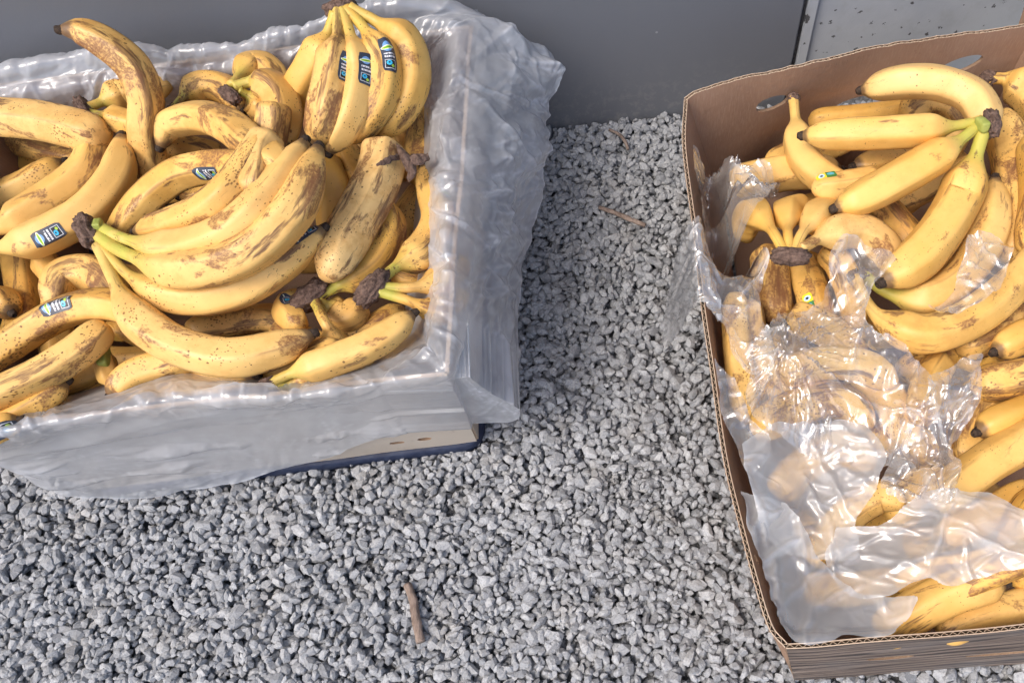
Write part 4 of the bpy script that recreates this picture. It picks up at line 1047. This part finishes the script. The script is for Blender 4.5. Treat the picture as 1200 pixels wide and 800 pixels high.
def drape(poly_px, mat, label, lift=.002, amp=1.0, knot=None, zref=.2, seed=0.0, fine=1.0, flat=0.0, ang=None):
    pts = P3(catmull(poly_px + [poly_px[0]], len(poly_px) * 6), zref)[:, :2]
    c = .0012; x0, y0 = pts.min(0) - 2 * c; x1, y1 = pts.max(0) + 2 * c
    xs = np.arange(x0, x1, c); ys = np.arange(y0, y1, c); X, Y = np.meshgrid(xs, ys, indexing='ij')
    # ragged border
    pts = pts + np.stack([noise(pts[:, 0] * 25 + seed, pts[:, 1] * 25), noise(pts[:, 0] * 25, pts[:, 1] * 25 + seed + 9)], 1) * .008
    a = pts; b = np.roll(pts, -1, 0)
    ins = np.zeros(X.shape, bool)
    for (ax, ay), (bx, by) in zip(a, b):
        if ay == by: continue
        cond = ((ay > Y) != (by > Y)) & (X < (bx - ax) * (Y - ay) / (by - ay) + ax); ins ^= cond
    q = ins[:-1, :-1] | ins[1:, :-1] | ins[1:, 1:] | ins[:-1, 1:]
    full = ins[:-1, :-1].astype(int) + ins[1:, :-1] + ins[1:, 1:] + ins[:-1, 1:]
    q = full >= 2
    used = np.zeros(X.shape, bool); used[:-1, :-1] |= q; used[1:, :-1] |= q; used[1:, 1:] |= q; used[:-1, 1:] |= q
    for i, j in zip(*np.nonzero(used & ~ins)):
        p = np.array([X[i, j], Y[i, j]]); ab = b - a; t = np.clip(((p - a) * ab).sum(1) / ((ab ** 2).sum(1) + 1e-12), 0, 1)
        cl = a + ab * t[:, None]; k = np.argmin(((cl - p) ** 2).sum(1)); X[i, j], Y[i, j] = cl[k]
    z, hm = tent(X, Y, flat > 0)
    if flat: z = z * (1 - flat) + flat * (np.percentile(z[used], 70))
    z = np.maximum(z, hm + .0006)
    w1 = noise(X * 12 + seed, Y * 12) * .05; w2 = noise(X * 12, Y * 12 + seed + 4) * .05
    ang = seed * 2.3 if ang is None else R_(ang); Xr = X * math.cos(ang) + Y * math.sin(ang); Yr = -X * math.sin(ang) + Y * math.cos(ang)
    if mat is M_CLEAR:
        cr = .006 + facets(X, Y, seed, [.060, .030], 3, .6) * .008 + crumple(X, Y, .034, seed) * .006 + crumple(Xr * .42, Yr, .015, seed + 1) * .0055 + crumple(Xr * .4, Yr, .0085, seed + 2) * .0020 * fine + pleats(X, Y, seed, .030, 7, .10) * .0040 + pleats(X, Y, seed + 3, .014, 6, .18) * .0016
    else:
        cr = .008 + crumple(X, Y, .060, seed, .2) * .011 + crumple(Xr * .5, Yr, .032, seed + 1, .2) * .005 + crumple(Xr * .4, Yr, .014, seed + 2, .25) * .0016 * fine + pleats(X, Y, seed, .045, 7, .085) * .0042 + pleats(X, Y, seed + 3, .020, 6, .15) * .0018
    cr0 = cr
    if knot is not None:
        kp = P(knot[0], knot[1], zref); dx, dy = X - kp[0], Y - kp[1]; rr = np.hypot(dx, dy) + 1e-4; an = np.arctan2(dy, dx)
        rad = np.maximum(ridged(np.cos(an) * 3 + seed, np.sin(an) * 3, rr * 5) - .5, 0) * .020 + np.maximum(ridged(np.cos(an) * 7, np.sin(an) * 7 + seed, rr * 7) - .5, 0) * .008
        cr = cr * .75 + rad * .7 * np.clip(rr / .02, 0, 1) * np.clip(1.3 - rr / .09, .1, 1)
        z = z + .010 * np.exp(-(rr / .02) ** 2)
    z = z + lift + cr * amp
    lat = .0022 * amp
    Xd = X + noise(X * 70 + seed, Y * 70, 2) * lat; Yd = Y + noise(X * 70, Y * 70 + seed, 6) * lat
    idx = -np.ones(X.shape, int); idx[used] = np.arange(used.sum())
    V = np.stack([Xd[used], Yd[used], z[used]], 1)
    F = np.stack([idx[:-1, :-1][q], idx[1:, :-1][q], idx[1:, 1:][q], idx[:-1, 1:][q]], 1)
    return film_obj('plastic_film', V, F, mat, label, 'plastic film', 'loose film in the carton', crease_of(cr0, .00010, .0006)[used])

drape([(818, 165), (850, 158), (880, 175), (905, 168), (922, 190), (900, 235), (870, 262), (838, 275), (822, 240)], M_CLEAR, 'clear film ball crumpled in the back left corner of the carton', amp=1.3, knot=(850, 172), seed=1.1, lift=.004)
drape([(806, 268), (840, 262), (872, 280), (898, 310), (890, 345), (902, 395), (896, 440), (868, 425), (846, 395), (828, 345), (812, 310)], M_CLEAR, 'clear crinkled film hanging along the left carton wall', amp=1.2, seed=2.3, lift=.004)
drape([(772, 300), (786, 282), (812, 270), (830, 285), (838, 330), (842, 378), (820, 358), (796, 345), (778, 325)], M_CLEAR, 'clear film tuft spilling out over the left rim onto gravel side', amp=1.3, seed=3.9, lift=.003)
drape([(840, 420), (862, 445), (880, 490), (905, 520), (880, 545), (858, 505), (846, 470)], M_CLEAR, 'clear film tucked between the left pair and carton wall', amp=1.0, seed=4.6)
drape([(900, 385), (930, 362), (962, 335), (985, 290), (1020, 300), (1042, 325), (1012, 352), (1030, 392), (1062, 410), (1090, 445), (1075, 500), (1060, 545), (1000, 530), (930, 520), (885, 505), (876, 440), (886, 395)], M_CLEAR, 'large clear crinkled film over the carton centre', amp=1.25, knot=(925, 418), seed=6.2, lift=.004)
drape([(1118, 300), (1150, 285), (1168, 300), (1166, 335), (1140, 365), (1095, 378), (1075, 370), (1112, 355)], M_CLEAR, 'small shiny film scrap beside the big curved banana', amp=1.2, seed=7.7, lift=.004)
drape([(1120, 420), (1150, 415), (1148, 440), (1128, 500), (1110, 560), (1112, 590), (1085, 600), (1050, 580), (1040, 560), (1068, 500), (1095, 445)], M_CLEAR, 'shiny twisted film strip running down beside the black-banded banana', amp=1.5, knot=(1100, 592), seed=8.4, lift=.006, fine=1.4)
drape([(872, 520), (905, 495), (960, 485), (1020, 498), (1040, 530), (1034, 565), (1015, 600), (1020, 640), (975, 650), (930, 640), (890, 610), (876, 570)], M_MILKY, 'milky plastic bag veiling bananas at the left of the carton', amp=1.1, seed=10.1, lift=.004, fine=.9, flat=.5)
drape([(872, 572), (900, 575), (925, 585), (960, 640), (1000, 690), (1045, 690), (1075, 700), (1052, 735), (1020, 752), (960, 756), (925, 752), (908, 725), (895, 670), (878, 620)], M_MILKY, 'folded milky bag filling the front left corner of the carton', amp=.9, seed=12.6, lift=.008, fine=1.0, flat=.55, ang=120)
drape([(985, 612), (1030, 608), (1068, 585), (1104, 575), (1150, 578), (1195, 605), (1230, 620), (1220, 650), (1180, 668), (1130, 680), (1080, 678), (1040, 700), (1000, 690), (975, 655)], M_MILKY, 'milky bag tail stretched across the front of the carton', amp=1.0, seed=14.2, lift=.004, fine=1.0, flat=.35, ang=10)

# ------------------------------------------------------------------ torn peel bits, twigs
def strip_peel(px, zs, w, label_parent, seed):
    c = P3(catmull(px, 14), 0.0) * 0; p2 = catmull(px, 14); z = np.interp(np.linspace(0, 1, 14), np.linspace(0, 1, len(zs)), zs)
    C = P(p2[:, 0], p2[:, 1], z); T = np.gradient(C, axis=0); T /= np.linalg.norm(T, axis=1)[:, None]
    S = np.cross(T, [0, 0, 1]); S /= np.linalg.norm(S, axis=1)[:, None]
    wd = w * np.sin(np.linspace(.25, 2.9, 14)) ; rows = []
    for k in np.linspace(-1, 1, 7):
        rows.append(C + S * (wd * k)[:, None] + np.array([0, 0, 1]) * ((1 - k * k) * .004 + noise(np.arange(14) * .5, k * 1.3, seed) * .003)[:, None])
    top = np.array(rows); bot = top - np.array([0, 0, .0018])
    V = np.concatenate([top.reshape(-1, 3), bot.reshape(-1, 3)]); F = grid_faces(7, 14).tolist() + grid_faces(7, 14, off=98)[:, ::-1].tolist()
    par = label_parent; V = V - np.array(par.location)
    return link('torn_peel', mesh('torn_peel', V, F, M_CROWN), par)
palb = next(b for b in LB if b.o.get('key') == 'pale')
zt = float(palb.z[0])
strip_peel([(466, 172), (476, 186), (482, 200), (478, 212)], [zt + .012, zt + .016, zt + .01, zt], .005, palb.ob, 2)
strip_peel([(472, 190), (488, 186), (503, 184)], [zt + .01, zt + .014, zt + .01], .006, palb.ob, 8)
strip_peel([(442, 196), (455, 188), (468, 184)], [zt + .018, zt + .019, zt + .014], .0022, palb.ob, 5)

def twig(px, w, label, bumps=0):
    p2 = catmull(px, 24); base = P(p2[:, 0], p2[:, 1], .0)
    zz = np.array([gh(q[0], q[1]) for q in base]); zz = np.full(24, np.percentile(zz, 70)) + np.linspace(0, .002, 24)
    C = P(p2[:, 0], p2[:, 1], zz + .002); r0 = w / 2 * np.mean(depth(C)) / FPX
    T = np.gradient(C, axis=0); T /= np.linalg.norm(T, axis=1)[:, None]; S = np.cross(T, [0, 0, 1]); S /= np.linalg.norm(S, axis=1)[:, None]; B = np.cross(S, T)
    ph = np.linspace(0, 2 * math.pi, 10, endpoint=False); t, p = np.meshgrid(np.linspace(0, 1, 24), ph, indexing='ij')
    r = r0 * (1 - .25 * np.abs(t - .6)) * (1 + .25 * noise(t * 9 + w, np.cos(p) * 1.2, np.sin(p) * 1.2) + .12 * noise(t * 30, p * 0 + w, 0))
    V = C[:, None] + r[..., None] * (np.cos(p)[..., None] * S[:, None] + np.sin(p)[..., None] * B[:, None])
    V = np.concatenate([V.reshape(-1, 3), C[:1], C[-1:]]); F = grid_faces(24, 10, True).tolist()
    F += [[(j + 1) % 10, j, 240] for j in range(10)] + [[230 + j, 230 + (j + 1) % 10, 241] for j in range(10)]
    o = C[12]; return tag(link('twig', mesh('twig', V - o, F, M_TWIG), None, tuple(o)), label, 'twig', 'twigs on the gravel')
twig([(477, 684), (484, 702), (487, 722), (493, 752)], 11, 'thick pinkish brown stick lying on the gravel at the bottom')
twig([(702, 243), (722, 250), (738, 257), (756, 264)], 6, 'thin brown stick on the gravel between the two boxes')
twig([(714, 152), (726, 158), (733, 167), (736, 175)], 4, 'tiny curved twig at the foot of the dark wall')
